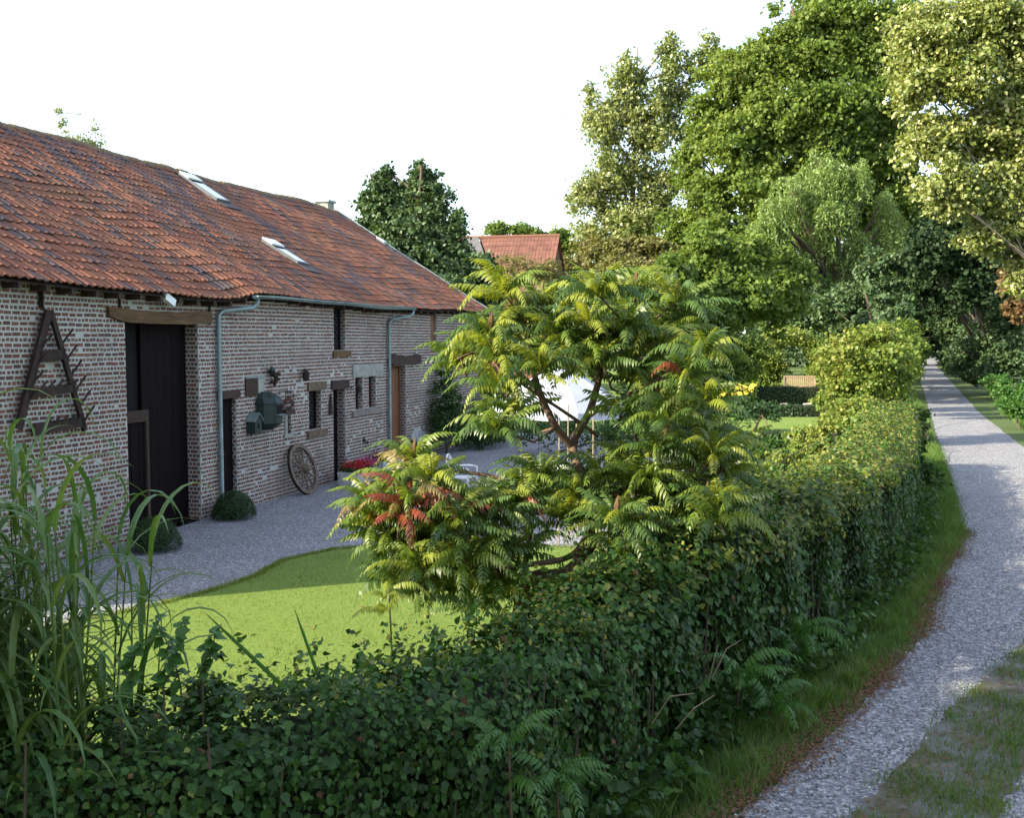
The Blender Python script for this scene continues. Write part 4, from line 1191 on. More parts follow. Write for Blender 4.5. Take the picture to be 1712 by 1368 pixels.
def hedge_core(mb_, line, width, hfun, inset=.22):
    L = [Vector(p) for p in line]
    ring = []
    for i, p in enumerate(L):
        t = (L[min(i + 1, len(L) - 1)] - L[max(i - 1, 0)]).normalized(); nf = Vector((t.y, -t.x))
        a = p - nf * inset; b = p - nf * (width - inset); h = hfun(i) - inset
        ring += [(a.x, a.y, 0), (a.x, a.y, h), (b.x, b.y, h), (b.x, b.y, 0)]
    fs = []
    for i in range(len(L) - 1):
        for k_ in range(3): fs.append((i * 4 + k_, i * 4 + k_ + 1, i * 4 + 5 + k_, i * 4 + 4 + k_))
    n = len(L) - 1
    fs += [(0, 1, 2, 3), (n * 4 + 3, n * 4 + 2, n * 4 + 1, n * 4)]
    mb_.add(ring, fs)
hline = [(-7.2, 3.9), (-5.0, 4.25), (-3.2, 4.75), (-1.4, 5.45), (-.1, 6.45), (.75, 7.6), (1.6, 9.1), (2.45, 10.3), (3.55, 11.8), (5.1, 14.5), (6.9, 18.0), (8.8, 22.6), (10.6, 27.5)]
hh = [1.22, 1.22, 1.25, 1.27, 1.25, 1.25, 1.36, 1.58, 1.64, 1.66, 1.66, 1.7, 1.75]
hg = np.random.default_rng(5)
hroot = empty('hedge', (hline[4][0], hline[4][1], 0), 0, 'long clipped dark green leafy hedge curving beside the gravel track', 'hedge')
P, nn, tip, sz = hedge_surface(hline, 1.2, lambda i: hh[i], 1600, .061, hg, .14, dfun=lambda i: (1.0, 1.0, 1.05, 1.05, 1.0, .95, .85, .8, .7, .55, .45, .35)[i])
# thinned, stemmy spot near the track
dist = np.linalg.norm(P - np.array([0, 0, CAM_H]), axis=1)
vis = (P[:, 1] > 3) & (np.abs(P[:, 0] / P[:, 1]) < .46)
order = np.argsort(np.where(vis & (nn[:, 2] < .75) & (P[:, 2] > .6), dist / sz * .01, 99))
sel = order[:295]; rest_ = order[295:]
yel_sunlit = (hg.random(len(rest_)) < np.where((P[rest_, 2] > 1.25) & (P[rest_, 1] > 7.5), np.clip((P[rest_, 1] - 6.5) * .12, .15, .6), .02))  # upper leaves turn yellow to paint in sun on the hedge top
far_ = P[rest_, 1] > 9.5; cls_ = np.where(hg.random(len(rest_)) < .006, 2, np.where(yel_sunlit, 1, np.where(hg.random(len(rest_)) < .10, 3, 0)))  # random paler leaves stand in for leaf highlights
pr_, sh_m = [], []
for mk, shp in ((~far_, HEART), (far_, QUAD)):
    q_ = rest_[mk]; pr_.append(leaves(P[q_], nn[q_], tip[q_], sz[q_] * (1.0 if shp is HEART else 1.1), shp)); sh_m.append(np.repeat(cls_[mk], len(shp[1])))
# loose shoots standing above the clipped top
ns_ = 240; kk_ = hg.integers(3, 12, ns_); tt_ = hg.random(ns_); hl = np.array(hline)
sp_ = hl[kk_] * (1 - tt_[:, None]) + hl[kk_ + 1] * tt_[:, None]; dv_ = hl[kk_ + 1] - hl[kk_]; dv_ /= np.linalg.norm(dv_, axis=1, keepdims=True)
sp_ = sp_ + np.stack([-dv_[:, 1], dv_[:, 0]], 1) * hg.uniform(.05, 1.15, (ns_, 1))
z_s = np.array(hh)[kk_] * (1 - tt_) + np.array(hh)[kk_ + 1] * tt_; hs_ = hg.uniform(.08, .34, ns_)
sp3 = np.repeat(np.stack([sp_[:, 0], sp_[:, 1], z_s], 1), 16, 0); fr_ = np.tile(np.arange(16) / 15, ns_)
sp3[:, 2] += fr_ * np.repeat(hs_, 16); sp3 += hg.normal(size=sp3.shape) * .03
pr_.append(leaves(sp3, rdir(len(sp3), hg) + [0, 0, .6], rdir(len(sp3), hg) + [0, 0, -.2], .055 * hg.uniform(.6, 1.2, len(sp3)), QUAD)); sh_m.append(np.repeat(hg.choice([0, 1, 3], len(sp3), p=[.4, .3, .3]), 2))
V, T = join(pr_)
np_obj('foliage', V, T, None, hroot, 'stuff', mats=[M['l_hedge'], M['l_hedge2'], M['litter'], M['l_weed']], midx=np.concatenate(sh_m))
lm_ = np_mesh('leaf', HEART[0], HEART[1], M['l_hedge'])
hinv = Vector(hroot.location)
for i in sel:
    n_ = Vector(nn[i]).normalized(); t_ = Vector(tip[i]); t_ = (t_ - n_ * t_.dot(n_)).normalized(); x_ = t_.cross(n_)
    o = link(bpy.data.objects.new('leaf', lm_), hroot)
    s_ = float(sz[i])
    Mx = Matrix((x_, t_, n_)).transposed().to_4x4()
    o.matrix_local = Matrix.Translation(Vector(P[i]) - hinv) @ Mx @ Matrix.Scale(s_, 4)
cb = MB(); hedge_core(cb, hline, 1.2, lambda i: hh[i]); cb.build('twigs', M['core'], hroot, local='world')  # solid dark core inside the leaves, added to block light
# woody stems showing in the face of the hedge
st = MB()
for i in range(60):
    k_ = rnd.randint(2, 7); t = rnd.random()
    p = Vector(hline[k_]).lerp(Vector(hline[k_ + 1]), t)
    st.tube([(p.x - .05, p.y + .05, 0), (p.x + rnd.uniform(-.1, .1) - .05, p.y + .03 + rnd.uniform(-.05, .05), rnd.uniform(.6, 1.5))], [.014, .006], 4)
st.build('stems', M['bark'], hroot, local='world', kind='stuff')

# the hedge rises into looser bushes further along
def pxs(*a): return [pxblob(*q) for q in a]
shrub('hazel_bush', pxs((1450, 615, 34, 75, 70), (1410, 660, 34, 50, 60), (1490, 640, 34, 42, 70), (1460, 570, 35, 42, 34), (1500, 600, 44, 30, 46), (1503, 610, 49, 32, 44), (1508, 605, 55, 30, 44), (1512, 600, 62, 28, 42), (1518, 590, 70, 26, 42)), 46000, .13, 'l_bright', 'tall loose yellow green bush at the end of the hedge beside the track', 31, 'bush', base=(12.2, 34.5, 0), clumps=34, clump_r=.27)
shrub('golden_hedge_bush', pxs((1440, 735, 25, 80, 48), (1380, 745, 24, 60, 40), (1490, 760, 26, 40, 60), (1320, 785, 19, 55, 30), (1250, 800, 16, 45, 26), (1420, 700, 27, 50, 30)), 42000, .085, 'l_bright', 'rounded golden green bush on top of the hedge below the tall loose bush', 32, 'bush', base=(8.6, 25.5, 0), clumps=34, clump_r=.28)
shrub('track_side_bush', pxs((1530, 720, 34, 22, 36), (1545, 830, 24, 26, 70), (1520, 790, 27, 30, 60)), 9000, .10, 'l_hedge', 'dark narrow bush at the hedge foot where the track bends', 33, 'bush', base=(10, 27, 0))

# wild plants in front of the hedge: ferny sumac suckers, dead stalks
def leaflet_frond(L, pairs, ll, w, droop, arch, g, seed=0):
    """pinnate leaf: rachis with paired drooping leaflets; returns V,T (rachis along +x)"""
    Vs, Ts = [], []; b = 0
    def add(v, t):
        nonlocal b
        Vs.append(np.array(v)); Ts.append(np.array(t) + b); b += len(v)
    pts = []
    for i in range(7):
        t = i / 6
        pts.append((L * (t - .12 * arch * t * t), 0, L * (.30 * arch * math.sin(t * 1.9) - .42 * arch * t * t)))
    for i in range(6):
        a, c = np.array(pts[i]), np.array(pts[i + 1]); r0, r1 = .0045 * (1 - i / 7), .0045 * (1 - (i + 1) / 7)
        add([a + [0, r0, 0], a + [0, -r0, 0], c + [0, r1, 0], c + [0, -r1, 0], a - [0, 0, r0 * 1.6], c - [0, 0, r1 * 1.6]], [(0, 1, 3), (0, 3, 2), (1, 4, 5), (1, 5, 3)])
    for k_ in range(pairs):
        t = .12 + .86 * k_ / (pairs - 1)
        f = t * 6; i = min(5, int(f)); fr = f - i
        p = np.array(pts[i]) * (1 - fr) + np.array(pts[i + 1]) * fr
        tg = np.array(pts[i + 1]) - np.array(pts[i]); tg /= np.linalg.norm(tg)
        l_ = ll * (math.sin(math.pi * (.22 + .68 * t)) ** .7) * g.uniform(.78, 1.12); tw = g.uniform(-.25, .25)
        for s_ in (-1, 1):
            dn = droop * g.uniform(.7, 1.3)
            out = np.array([.30 + tw, s_, tw * .5]) - np.array([0, 0, 1]) * dn; out /= np.linalg.norm(out)
            out2 = np.array([.35, s_ * .5, 0]) - np.array([0, 0, 1]) * dn * 1.7; out2 /= np.linalg.norm(out2)
            m_ = p + out * l_ * .5; e = m_ + out2 * l_ * .5
            wd = tg * w / 2
            up = np.array([0, 0, .004])
            q1 = p + out * l_ * .16
            add([p, q1 - wd * .9, q1 + wd * .9, m_ - wd, m_ + wd, e, (p + m_) / 2 - up], [(0, 6, 1), (0, 2, 6), (1, 6, 3), (6, 2, 4), (6, 4, 3), (3, 4, 5)])
    return np.concatenate(Vs), np.concatenate(Ts)
fg = np.random.default_rng(8)
FR = [leaflet_frond(*a, fg) for a in ((.58, 14, .13, .031, .75, 1.0), (.64, 15, .135, .032, .95, 1.15), (.50, 13, .125, .030, .55, .8), (.56, 13, .13, .031, 1.2, 1.3), (.36, 11, .10, .026, .4, .5), (.60, 14, .13, .030, 1.5, 1.5), (.52, 12, .13, .032, .9, .4))]
def frond_meshes(mat, name='frond'):
    return [np_mesh(name, V, T, mat) for V, T in FR]
FM = {k_: frond_meshes(M[k_]) for k_ in ('l_sumac', 'l_sumac_f', 'l_sumac_y', 'l_sumac_o', 'l_sumac_r', 'l_weed')}
def frond_matrix(tip, az, pitch, sc, roll=0):
    return Matrix.Translation(tip) @ Matrix.Rotation(az, 4, 'Z') @ Matrix.Rotation(-pitch, 4, 'Y') @ Matrix.Rotation(roll, 4, 'X') @ Matrix.Scale(sc, 4)

# ================================================================== SUMAC
sroot_p = at(872, 1130, 10.7); sroot = empty('sumac_tree', (sroot_p.x, 10.7, 0), 0, 'spreading sumac tree with feathery leaves turning yellow and red behind the hedge', 'tree')
sinv = Vector(sroot.location)
rs = random.Random(17)
tm = MB(); nodes = []
def path3(pts, r0, r1):
    P_ = [at(a, b, c) for a, b, c in pts]
    # smooth
    Q = []
    for i in range(len(P_) - 1):
        p0, p1, p2, p3 = P_[max(i - 1, 0)], P_[i], P_[i + 1], P_[min(i + 2, len(P_) - 1)]
        for j in range(4):
            t = j / 4
            Q.append(.5 * ((2 * p1) + (-p0 + p2) * t + (2 * p0 - 5 * p1 + 4 * p2 - p3) * t * t + (-p0 + 3 * p1 - 3 * p2 + p3) * t ** 3))
    Q.append(P_[-1])
    n = len(Q) - 1
    tm.tube([q - sinv for q in Q], [r0 + (r1 - r0) * i / n for i in range(n + 1)], 8)
    for i, q in enumerate(Q): nodes.append((q, r0 + (r1 - r0) * i / n))
path3([(872, 1135, 10.7), (868, 1070, 10.7), (872, 1010, 10.6), (890, 968, 10.5), (945, 960, 10.3), (985, 915, 10.4), (992, 860, 10.6), (975, 800, 10.8), (958, 745, 11.0), (985, 690, 11.1), (1000, 640, 11.1)], .092, .034)
path3([(985, 885, 10.45), (955, 930, 10.1), (880, 945, 10.0), (820, 950, 10.0), (765, 915, 10.0), (700, 905, 10.1), (650, 885, 10.2)], .032, .016)
path3([(958, 748, 11.0), (930, 715, 10.9), (902, 655, 10.9), (888, 600, 11.0), (880, 550, 11.1), (905, 515, 11.2)], .045, .018)
path3([(985, 695, 11.1), (1030, 668, 10.9), (1090, 642, 10.8), (1140, 600, 10.8)], .028, .014)
path3([(990, 850, 10.6), (1060, 812, 10.6), (1130, 790, 10.7), (1200, 812, 10.7)], .034, .014)
path3([(1000, 645, 11.1), (1012, 590, 11.2), (1042, 540, 11.2), (1062, 500, 11.2)], .03, .014)
path3([(902, 655, 10.9), (850, 610, 10.8), (800, 590, 10.7), (765, 600, 10.6)], .024, .012)
path3([(872, 1010, 10.6), (880, 930, 10.8), (888, 860, 10.9), (860, 810, 11.0), (780, 790, 11.0), (700, 790, 10.9)], .038, .014)
path3([(1040, 665, 10.9), (1060, 720, 11.0), (1070, 770, 11.2)], .02, .012)
path3([(1140, 1000, 11.3), (1110, 880, 11.4), (1110, 760, 11.4), (1170, 670, 11.4)], .034, .014)
path3([(870, 640, 10.9), (960, 700, 10.9), (1000, 730, 11.0)], .016, .02)
TIPS = [(845, 492), (905, 512), (1000, 492), (1062, 488), (1130, 505), (950, 512), (792, 590), (765, 612), (828, 600), (1025, 575), (1096, 575), (1060, 630), (1150, 625), (1182, 672), (1112, 655), (960, 585), (885, 580), (838, 648), 
        (805, 850), (692, 768), (672, 806), (622, 842), (628, 872), (668, 858), (690, 840), (720, 800), (700, 905), (655, 925), (742, 930), (800, 890), (862, 842), (930, 812), (985, 842), (1050, 772), (1100, 752), (1160, 765), (1205, 812), (1205, 845),
        (1180, 845), (1122, 818), (1062, 852), (742, 985), (1005, 600), (1120, 700), (1190, 760), (720, 830), (1150, 540), (870, 545), (1010, 525), (760, 870), (950, 870), (1040, 930), (1175, 590), (860, 540), (930, 555), (985, 540), (1050, 545), (1120, 540), (820, 560), (880, 820), (1010, 800), (1080, 800), (1140, 760), (700, 950), (780, 940), (1210, 760), (1075, 600), (650, 900), (880, 832), (932, 855), (968, 835), (905, 795), (1003, 862), (850, 860), (1045, 890), (835, 985), (800, 925), (765, 962), (868, 925), (720, 930), (905, 990), (1120, 900), (1200, 870), (1120, 850), (1180, 800), (1200, 800), (1150, 870), (1080, 880), (1030, 870), (1060, 820), (700, 990), (660, 970), (800, 1010), (960, 830), (1140, 700), (1170, 720), (740, 880), (840, 870), (675, 820), (905, 620), (860, 690), (985, 620), (830, 720), (1040, 690)]
idx = 0; extra = []
for (px, py) in TIPS:
    Y = 10.9 + rs.uniform(-.9, .9)
    if px < 760: Y = rs.uniform(9.9, 11.2)
    if py > 860: Y = rs.uniform(9.7, 10.8)
    if (px, py) in ((668, 858), (690, 840)): Y = 9.75
    tip_p = at(px, py, Y)
    nd_, nr_ = min(nodes, key=lambda q: (q[0] - tip_p).length + .6 * max(0, q[0].z - tip_p.z + .1))
    mid = nd_.lerp(tip_p, .5) + Vector((rs.uniform(-.08, .08), rs.uniform(-.08, .08), -.10 - .05 * rs.random()))
    tm.tube([p - sinv for p in (nd_, nd_.lerp(mid, .6), mid, mid.lerp(tip_p, .6), tip_p)], [min(nr_, .016), .014, .012, .011, .010], 5)
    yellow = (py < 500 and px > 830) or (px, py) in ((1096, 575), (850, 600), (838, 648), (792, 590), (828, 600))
    leftlow = px < 730 and 750 < py < 900
    nf_ = 14 + rs.randint(0, 5)
    a0 = rs.uniform(0, 6.28)
    for k_ in range(nf_):
        az = a0 + k_ * 2.4 + rs.uniform(-.2, .2)
        ring = k_ / nf_
        pitch = R(58) * (1 - ring) + R(-12) * ring + rs.uniform(-.12, .12)
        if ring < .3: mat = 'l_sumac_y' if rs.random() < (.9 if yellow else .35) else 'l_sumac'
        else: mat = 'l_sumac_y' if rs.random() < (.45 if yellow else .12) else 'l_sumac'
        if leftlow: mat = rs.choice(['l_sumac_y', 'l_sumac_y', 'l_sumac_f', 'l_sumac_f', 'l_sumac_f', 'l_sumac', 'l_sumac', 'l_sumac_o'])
        if (px, py) in ((668, 858), (690, 840), (720, 830)) and ring > .3: mat = rs.choice(['l_sumac_r', 'l_sumac_r', 'l_sumac_r', 'l_sumac_f', 'l_sumac_o'])
        if mat == 'l_sumac' and rs.random() < .42: mat = 'l_sumac_f'
        if rs.random() < .006: mat = 'l_sumac_r'
        sh = rs.choice([0, 1, 2, 3, 5, 6]) if ring > .25 else 4
        sc_ = rs.uniform(.82, 1.18) * (.92 if px < 760 else 1)
        Mx = frond_matrix(tip_p - sinv + Vector((0, 0, -.03 * k_ / nf_)), az, pitch, sc_, rs.uniform(-.2, .2))
        extra.append((Mx, mat, sh, (tip_p.y, ring)))
    if rs.random() < .28 or (px, py) in ((1062, 488), (692, 768), (1130, 505), (905, 512)):
        q = MB(); q.tube([tip_p - sinv + Vector(p) for p in ((0, 0, 0), (.0, .01, .07), (.01, 0, .15), (.02, .0, .24))], [.02, .035, .028, .006], 6)
        q.build('flower_spike', M['l_rust'], sroot)
extra.sort(key=lambda e: e[3][0] + e[3][1] * .3)
n_ind = 0; coll = {}
for e in extra:
    Mx, mat, sh, _ = e
    if n_ind < 290:
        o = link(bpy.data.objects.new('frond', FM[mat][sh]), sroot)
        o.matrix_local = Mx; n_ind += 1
    else:
        V, T = FR[sh]
        A = np.array(Mx)
        coll.setdefault(mat, []).append((V @ A[:3, :3].T + A[:3, 3], T))
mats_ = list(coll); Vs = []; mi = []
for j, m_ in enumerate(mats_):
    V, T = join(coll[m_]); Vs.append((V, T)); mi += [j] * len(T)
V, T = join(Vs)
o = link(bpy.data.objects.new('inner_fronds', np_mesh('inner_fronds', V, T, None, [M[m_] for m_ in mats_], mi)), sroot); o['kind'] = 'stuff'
tm.build('trunk', M['sumac_bark'], sroot, smooth=True)

# sumac suckers and ferns growing at the hedge foot
def sucker(px, py, Y, ht, nf_, lab, seed, mat='l_weed', sc=1.0):
    rs_ = random.Random(seed)
    p = at(px, py, Y); root = empty('sumac_sucker', (p.x, p.y, 0), 0, lab, 'plant', 'sumac suckers in front of the hedge')
    top = Vector((0, 0, p.z))
    MB().tube([(0, .15, 0), (.02, .08, p.z * .5), top], [.012, .010, .006], 5).build('stem', M['sumac_bark'], root)
    for k_ in range(nf_):
        az = k_ * 2.4 + rs_.uniform(-.3, .3)
        if math.sin(az) > .55: az += math.pi
        o = link(bpy.data.objects.new('frond', FM[mat][rs_.choice([0, 1, 2, 4])]), root)
        o.matrix_local = frond_matrix(top - Vector((0, 0, .05 * k_ * rs_.random())), az, rs_.uniform(0, .7), sc * rs_.uniform(.75, 1.1))
sucker(1330, 1055, 10.4, .8, 9, 'tall feathery sucker plant at the right foot of the hedge', 1)
sucker(1290, 1160, 9.2, .6, 9, 'feathery sucker plant leaning over the grass verge by the dead stalks', 2)
sucker(1235, 1120, 9.1, .6, 8, 'feathery sucker plant just left of the dead stalks', 3)
sucker(930, 1290, 6.5, .5, 9, 'feathery green sucker at the bottom middle of the hedge', 4, sc=.8)
sucker(850, 1240, 6.1, .5, 8, 'feathery green sucker against the hedge left of the bottom middle', 5, sc=.8)
sucker(1140, 1300, 8.0, .3, 7, 'low feathery sucker in the verge grass below the hedge', 6, sc=.6)
sucker(650, 985, 8.6, 1.3, 8, 'bright little sucker poking above the hedge on the lawn side', 7, 'l_sumac_y', .6)
for i, (pts, lab) in enumerate((([(1190, 1135, 8.8), (1215, 1085, 8.75), (1240, 1070, 8.7)], 'bent pale dead stalk leaning over the verge, upper right'),
        ([(1090, 1210, 7.9), (1120, 1165, 7.8), (1160, 1160, 7.75)], 'arching dead stalk low in the hedge, left one'), ([(1130, 1220, 8.0), (1160, 1185, 7.9), (1195, 1163, 7.9)], 'arching pale dead stalk beside the left one'),
        ([(1185, 1140, 8.8), (1200, 1080, 8.7)], 'short straight dead stalk by the yellow leaf'))):
    q = MB(); q.tube([at(*p) for p in pts] if len(pts) > 2 else [at(*pts[0]), at(*pts[1])], [.006, .005, .003][:len(pts)], 5)
    g0 = gp(*pts[0][:2]); o = q.build('dead_stalk', M['cane']); tag(o, lab, 'stalk', 'dead stalks at the hedge foot')
wf = np.random.default_rng(77)
P = np.array([tuple(at(wf.uniform(1060, 1260), wf.uniform(1120, 1290), 8.2)) for _ in range(120)]); P[:, 2] = np.maximum(P[:, 2], .05)
# weeds at the hedge foot
P = []
for i in range(3400):
    k_ = wf.integers(2, 11); t = wf.random()
    p = np.array(hline[k_]) * (1 - t) + np.array(hline[k_ + 1]) * t
    tt = np.array(hline[k_ + 1]) - np.array(hline[k_]); tt /= np.linalg.norm(tt)
    p = p + np.array([tt[1], -tt[0]]) * wf.uniform(.0, .45)
    P.append((p[0], p[1], abs(wf.normal()) * .16 + .03))
P = np.array(P)
V, T = leaves(P, rdir(len(P), wf) + [0, 0, .9], rdir(len(P), wf) - [0, 0, .3], .085 * wf.uniform(.5, 1.3, len(P)), HEART)
tag(np_obj('hedge_foot_weeds', V, T, M['l_hedge']), 'low dark weeds growing along the foot of the hedge', 'weeds', kind='stuff')

# ================================================================== MISCANTHUS at left
rr_ = random.Random(23)
mroot = empty('miscanthus', (-2.55, 5.9, 0), 0, 'tall clump of arching reed grass at the left in front of the barn', 'grass clump')
def reed_blade(mb_, base, az, L, w, lift, curl):
    pts = []; n = 8
    d_ = Vector((math.cos(az), math.sin(az), 0))
    p = Vector(base); ang = lift
    for i in range(n + 1):
        pts.append(p.copy())
        p = p + (d_ * math.cos(ang) + Vector((0, 0, math.sin(ang)))) * (L / n)
        ang -= curl / n * (1 + .8 * i / n)
    s_ = Vector((-d_.y, d_.x, 0))
    vs, fs = [], []
    for i, q in enumerate(pts):
        t = i / n; ww_ = w * (math.sin(math.pi * min(.96, t * .75 + .22)) ** .7) * (1 - t ** 4)
        vs += [q - s_ * ww_ / 2, q - Vector((0, 0, ww_ * .22)), q + s_ * ww_ / 2]
    for i in range(n):
        fs += [(i * 3, i * 3 + 1, i * 3 + 4, i * 3 + 3), (i * 3 + 1, i * 3 + 2, i * 3 + 5, i * 3 + 4)]
    mb_.add(vs, fs)
reeds = []
for i in range(185):
    bx, by = min(.2, rr_.gauss(-.62, .40)), rr_.gauss(0, .34)
    H_ = rr_.uniform(1.5, 2.85) * (1 - .16 * max(0, bx + .3))
    lean = Vector((bx * .5 + rr_.uniform(-.18, .18), by * .3 + rr_.uniform(-.15, .15), 0))
    top = Vector((bx, by, 0)) + lean + Vector((0, 0, H_))
    MB().tube([(bx, by, 0), Vector((bx, by, 0)) + lean * .35 + Vector((0, 0, H_ * .5)), top], [.010, .008, .004], 5).build('stalk', M['l_reed'], mroot)
    for k_ in range(11):
        t = .22 + .78 * k_ / 10
        base = Vector((bx, by, 0)) + lean * t * t + Vector((0, 0, H_ * t))
        reeds.append((base, k_ * math.pi + rr_.uniform(-.7, .7) + i, rr_.uniform(.55, 1.0), rr_.uniform(.022, .044), R(rr_.uniform(58, 82)), R(rr_.uniform(70, 165))))
rr_.shuffle(reeds)
reeds.sort(key=lambda q: -q[0].z)
stuff = MB()
for i, q in enumerate(reeds):
    if i < 250:
        m_ = MB(); reed_blade(m_, *q); m_.build('leaf_blade', M['l_reed'], mroot)
    else: reed_blade(stuff, *q)
stuff.build('lower_blades', M['l_reed'], mroot, kind='stuff')
# wild stems rising from the hedge top near the reed
def wild(px, py_top, Y, z0, seed, lab):
    rs_ = random.Random(seed); g = np.random.default_rng(seed)
    p = at(px, py_top, Y); root = empty('wild_shoot', (p.x, Y, 0), 0, lab, 'plant', 'wild shoots above the hedge')
    top = Vector((0, 0, p.z)); b = Vector((rs_.uniform(-.15, .15), 0, z0))
    MB().tube([(b.x, 0, z0 - .8), b, b.lerp(top, .5) + Vector((.02, 0, 0)), top], [.006, .006, .005, .003], 4).build('stem', M['bark'], root)
    pts = []
    for k_ in range(14):
        q = b.lerp(top, (k_ + 1) / 14); pts.append((q.x + p.x, q.y + Y, q.z))
    P_ = np.array(pts * 2)
    V, T = leaves(P_, rdir(len(P_), g) * .5 + [0, -.3, .8], rdir(len(P_), g) - [0, 0, .4], .075 * g.uniform(.6, 1.2, len(P_)), HEART)
    np_obj('leaves', V, T, M['l_weed'], root, 'stuff')
wild(305, 1040, 5.6, 1.6, 1, 'leafy wild shoot standing highest above the hedge near the reed grass')
wild(260, 1035, 5.9, 1.5, 2, 'thin wild shoot above the hedge left of the highest shoot')
wild(360, 1055, 5.8, 1.6, 3, 'bushy wild shoot above the hedge at the edge of the sunlit lawn')
wild(225, 1080, 5.5, 1.5, 4, 'short wild shoot beside the reed grass stems')
for i, (a, b, lab) in enumerate((((475, 1150, 6.0), (335, 1018, 6.2), 'long grass blade leaning left over the lawn'), ((530, 1125, 6.4), (490, 1012, 6.4), 'short pointed grass blade above the hedge'))):
    pa_, pb_ = at(*a), at(*b); q = MB(); s_ = Vector((0, .0, .012)) + Vector((.008, 0, 0))
    q.add([pa_ - s_, pa_ + s_, pa_.lerp(pb_, .6) + s_ * .8, pb_, pa_.lerp(pb_, .6) - s_ * .8, pa_.lerp(pb_, .5) + Vector((0, -.006, -.004))], [(0, 1, 5), (1, 2, 5), (2, 3, 5), (3, 4, 5), (4, 0, 5)])
    tag(q.build('grass_blade', M['l_weed']), lab, 'grass', 'single blades over the lawn')

# ================================================================== GARDEN beyond
garden_lawn = [(6.9, 39.2), (13.2, 39.2), (14.9, 44.6), (8.2, 44.6)]
sheet('garden_lawn', garden_lawn, .008, M['lawn'], .02)
sheet('garden_grass', [(7, 30.5), (12.2, 31.5), (19.5, 52), (30, 80), (44, 118), (10, 110), (0, 60), (3, 38.2), (7.3, 37.5)], -.002, M['lawn'], .05)
def box_hedge(pts, w, h, lab, seed, dens=260):
    g = np.random.default_rng(seed)
    root = empty('box_hedge', (pts[0][0], pts[0][1], 0), 0, lab, 'hedge', 'low clipped hedges in the garden')
    P_, n_, t_2, s_2 = hedge_surface(pts, w, lambda i: h, dens, .075, g, .03, ('front', 'top'), rough=.25)
    V, T = leaves(P_, n_, t_2, s_2, QUAD)
    np_obj('foliage', V, T, M['l_box'], root, 'stuff')
    q = MB(); hedge_core(q, pts, w, lambda i: h, .06); q.build('twigs', M['core'], root, local='world')  # solid dark filling added to keep light out of the box hedge
box_hedge([(8.4, 46.2), (12.0, 46.2), (15.7, 46.2)], .9, .55, 'low dark box hedge right behind the garden lawn strip', 41)
box_hedge([(10.2, 53.5), (14, 53.5), (18.3, 53.5)], 1.1, 1.0, 'taller dark box hedge in front of the bench', 42)
box_hedge([(6.4, 36.0), (9, 36.0), (12.4, 36.0)], .7, .26, 'low dark box hedge on the near side of the garden lawn', 43)
bn = empty('garden_bench', (18.2, 66.0, 0), R(-6), 'pale wooden slatted bench at the far side of the garden', 'bench')
for i in range(15): MB().box((-.88 + i * .126, .32, .72), (.075, .03, .62), M=Matrix.Rotation(-.14, 3, 'X')).build('back_slat', M['bench_wood'], bn)
MB().box((0, .37, 1.06), (2.0, .05, .09)).build('top_rail', M['bench_wood'], bn); MB().box((0, .27, .42), (2.0, .05, .08)).build('lower_rail', M['bench_wood'], bn)
for i in range(4): MB().box((0, -.28 + i * .14, .43), (2.0, .11, .03)).build('seat_slat', M['bench_wood'], bn)
for sx in (-1, 1):
    MB().box((sx * .96, -.30, .21), (.07, .07, .42)).build('leg', M['bench_wood'], bn); MB().box((sx * .96, .30, .52), (.07, .07, 1.04)).build('leg', M['bench_wood'], bn)
    MB().box((sx * .96, -.02, .66), (.08, .62, .04)).build('armrest', M['bench_wood'], bn)
# flowering patches
def flowers(name, px0, px1, py0, py1, Y, n, size, mat, lab, seed, z_lo=.05):
    g = np.random.default_rng(seed)
    c = at((px0 + px1) / 2, (py0 + py1) / 2, Y)
    root = empty(name, (c.x, Y, 0), 0, lab, 'flowers')
    P_ = np.array([tuple(at(g.uniform(px0, px1), g.uniform(py0, py1), Y + g.uniform(-.5, .5))) for _ in range(n)]); P_[:, 2] = np.maximum(P_[:, 2], z_lo)
    k_ = 7
    PP = np.repeat(P_, k_, 0); a = np.tile(np.arange(k_) * 2 * np.pi / k_, n)
    tip_ = np.stack([np.cos(a), np.sin(a) * .5, np.sin(a)], 1)
    nn_ = np.tile(np.array([[-.3, -1, .5]]), (len(PP), 1)) + g.normal(size=(len(PP), 3)) * .2
    V, T = leaves(PP, nn_, tip_, size * g.uniform(.8, 1.2, len(PP)))
    np_obj('blossoms', V, T, M[mat], root, 'stuff')
    m_ = n * 60
    P2 = np.array([tuple(at(g.uniform(px0 - 6, px1 + 6), g.uniform(py0, py1 + 14), Y + g.uniform(-.2, .6))) for _ in range(m_)]); P2[:, 2] = np.maximum(P2[:, 2], .03)
    V, T = leaves(P2, rdir(m_, g) + [0, 0, .5], rdir(m_, g), .11)
    np_obj('leaves', V, T, M['l_big'], root, 'stuff')
flowers('sunflower_bed', 1195, 1260, 640, 662, 50, 13, .16, 'f_yellow', 'bed of yellow flowers in the garden left of the bench', 51)
flowers('red_flower_bed', 1196, 1206, 682, 690, 46, 6, .14, 'f_red', 'small clump of red flowers before the pale rocks', 52)
flowers('white_flower_bed', 1180, 1200, 676, 690, 46.5, 7, .10, 'f_white', 'few white flowers at the left end of the garden bed', 53)
flowers('blue_flower_bed', 1316, 1330, 722, 738, 33, 8, .07, 'f_blue', 'pale blue flowers below the garden lawn', 54)
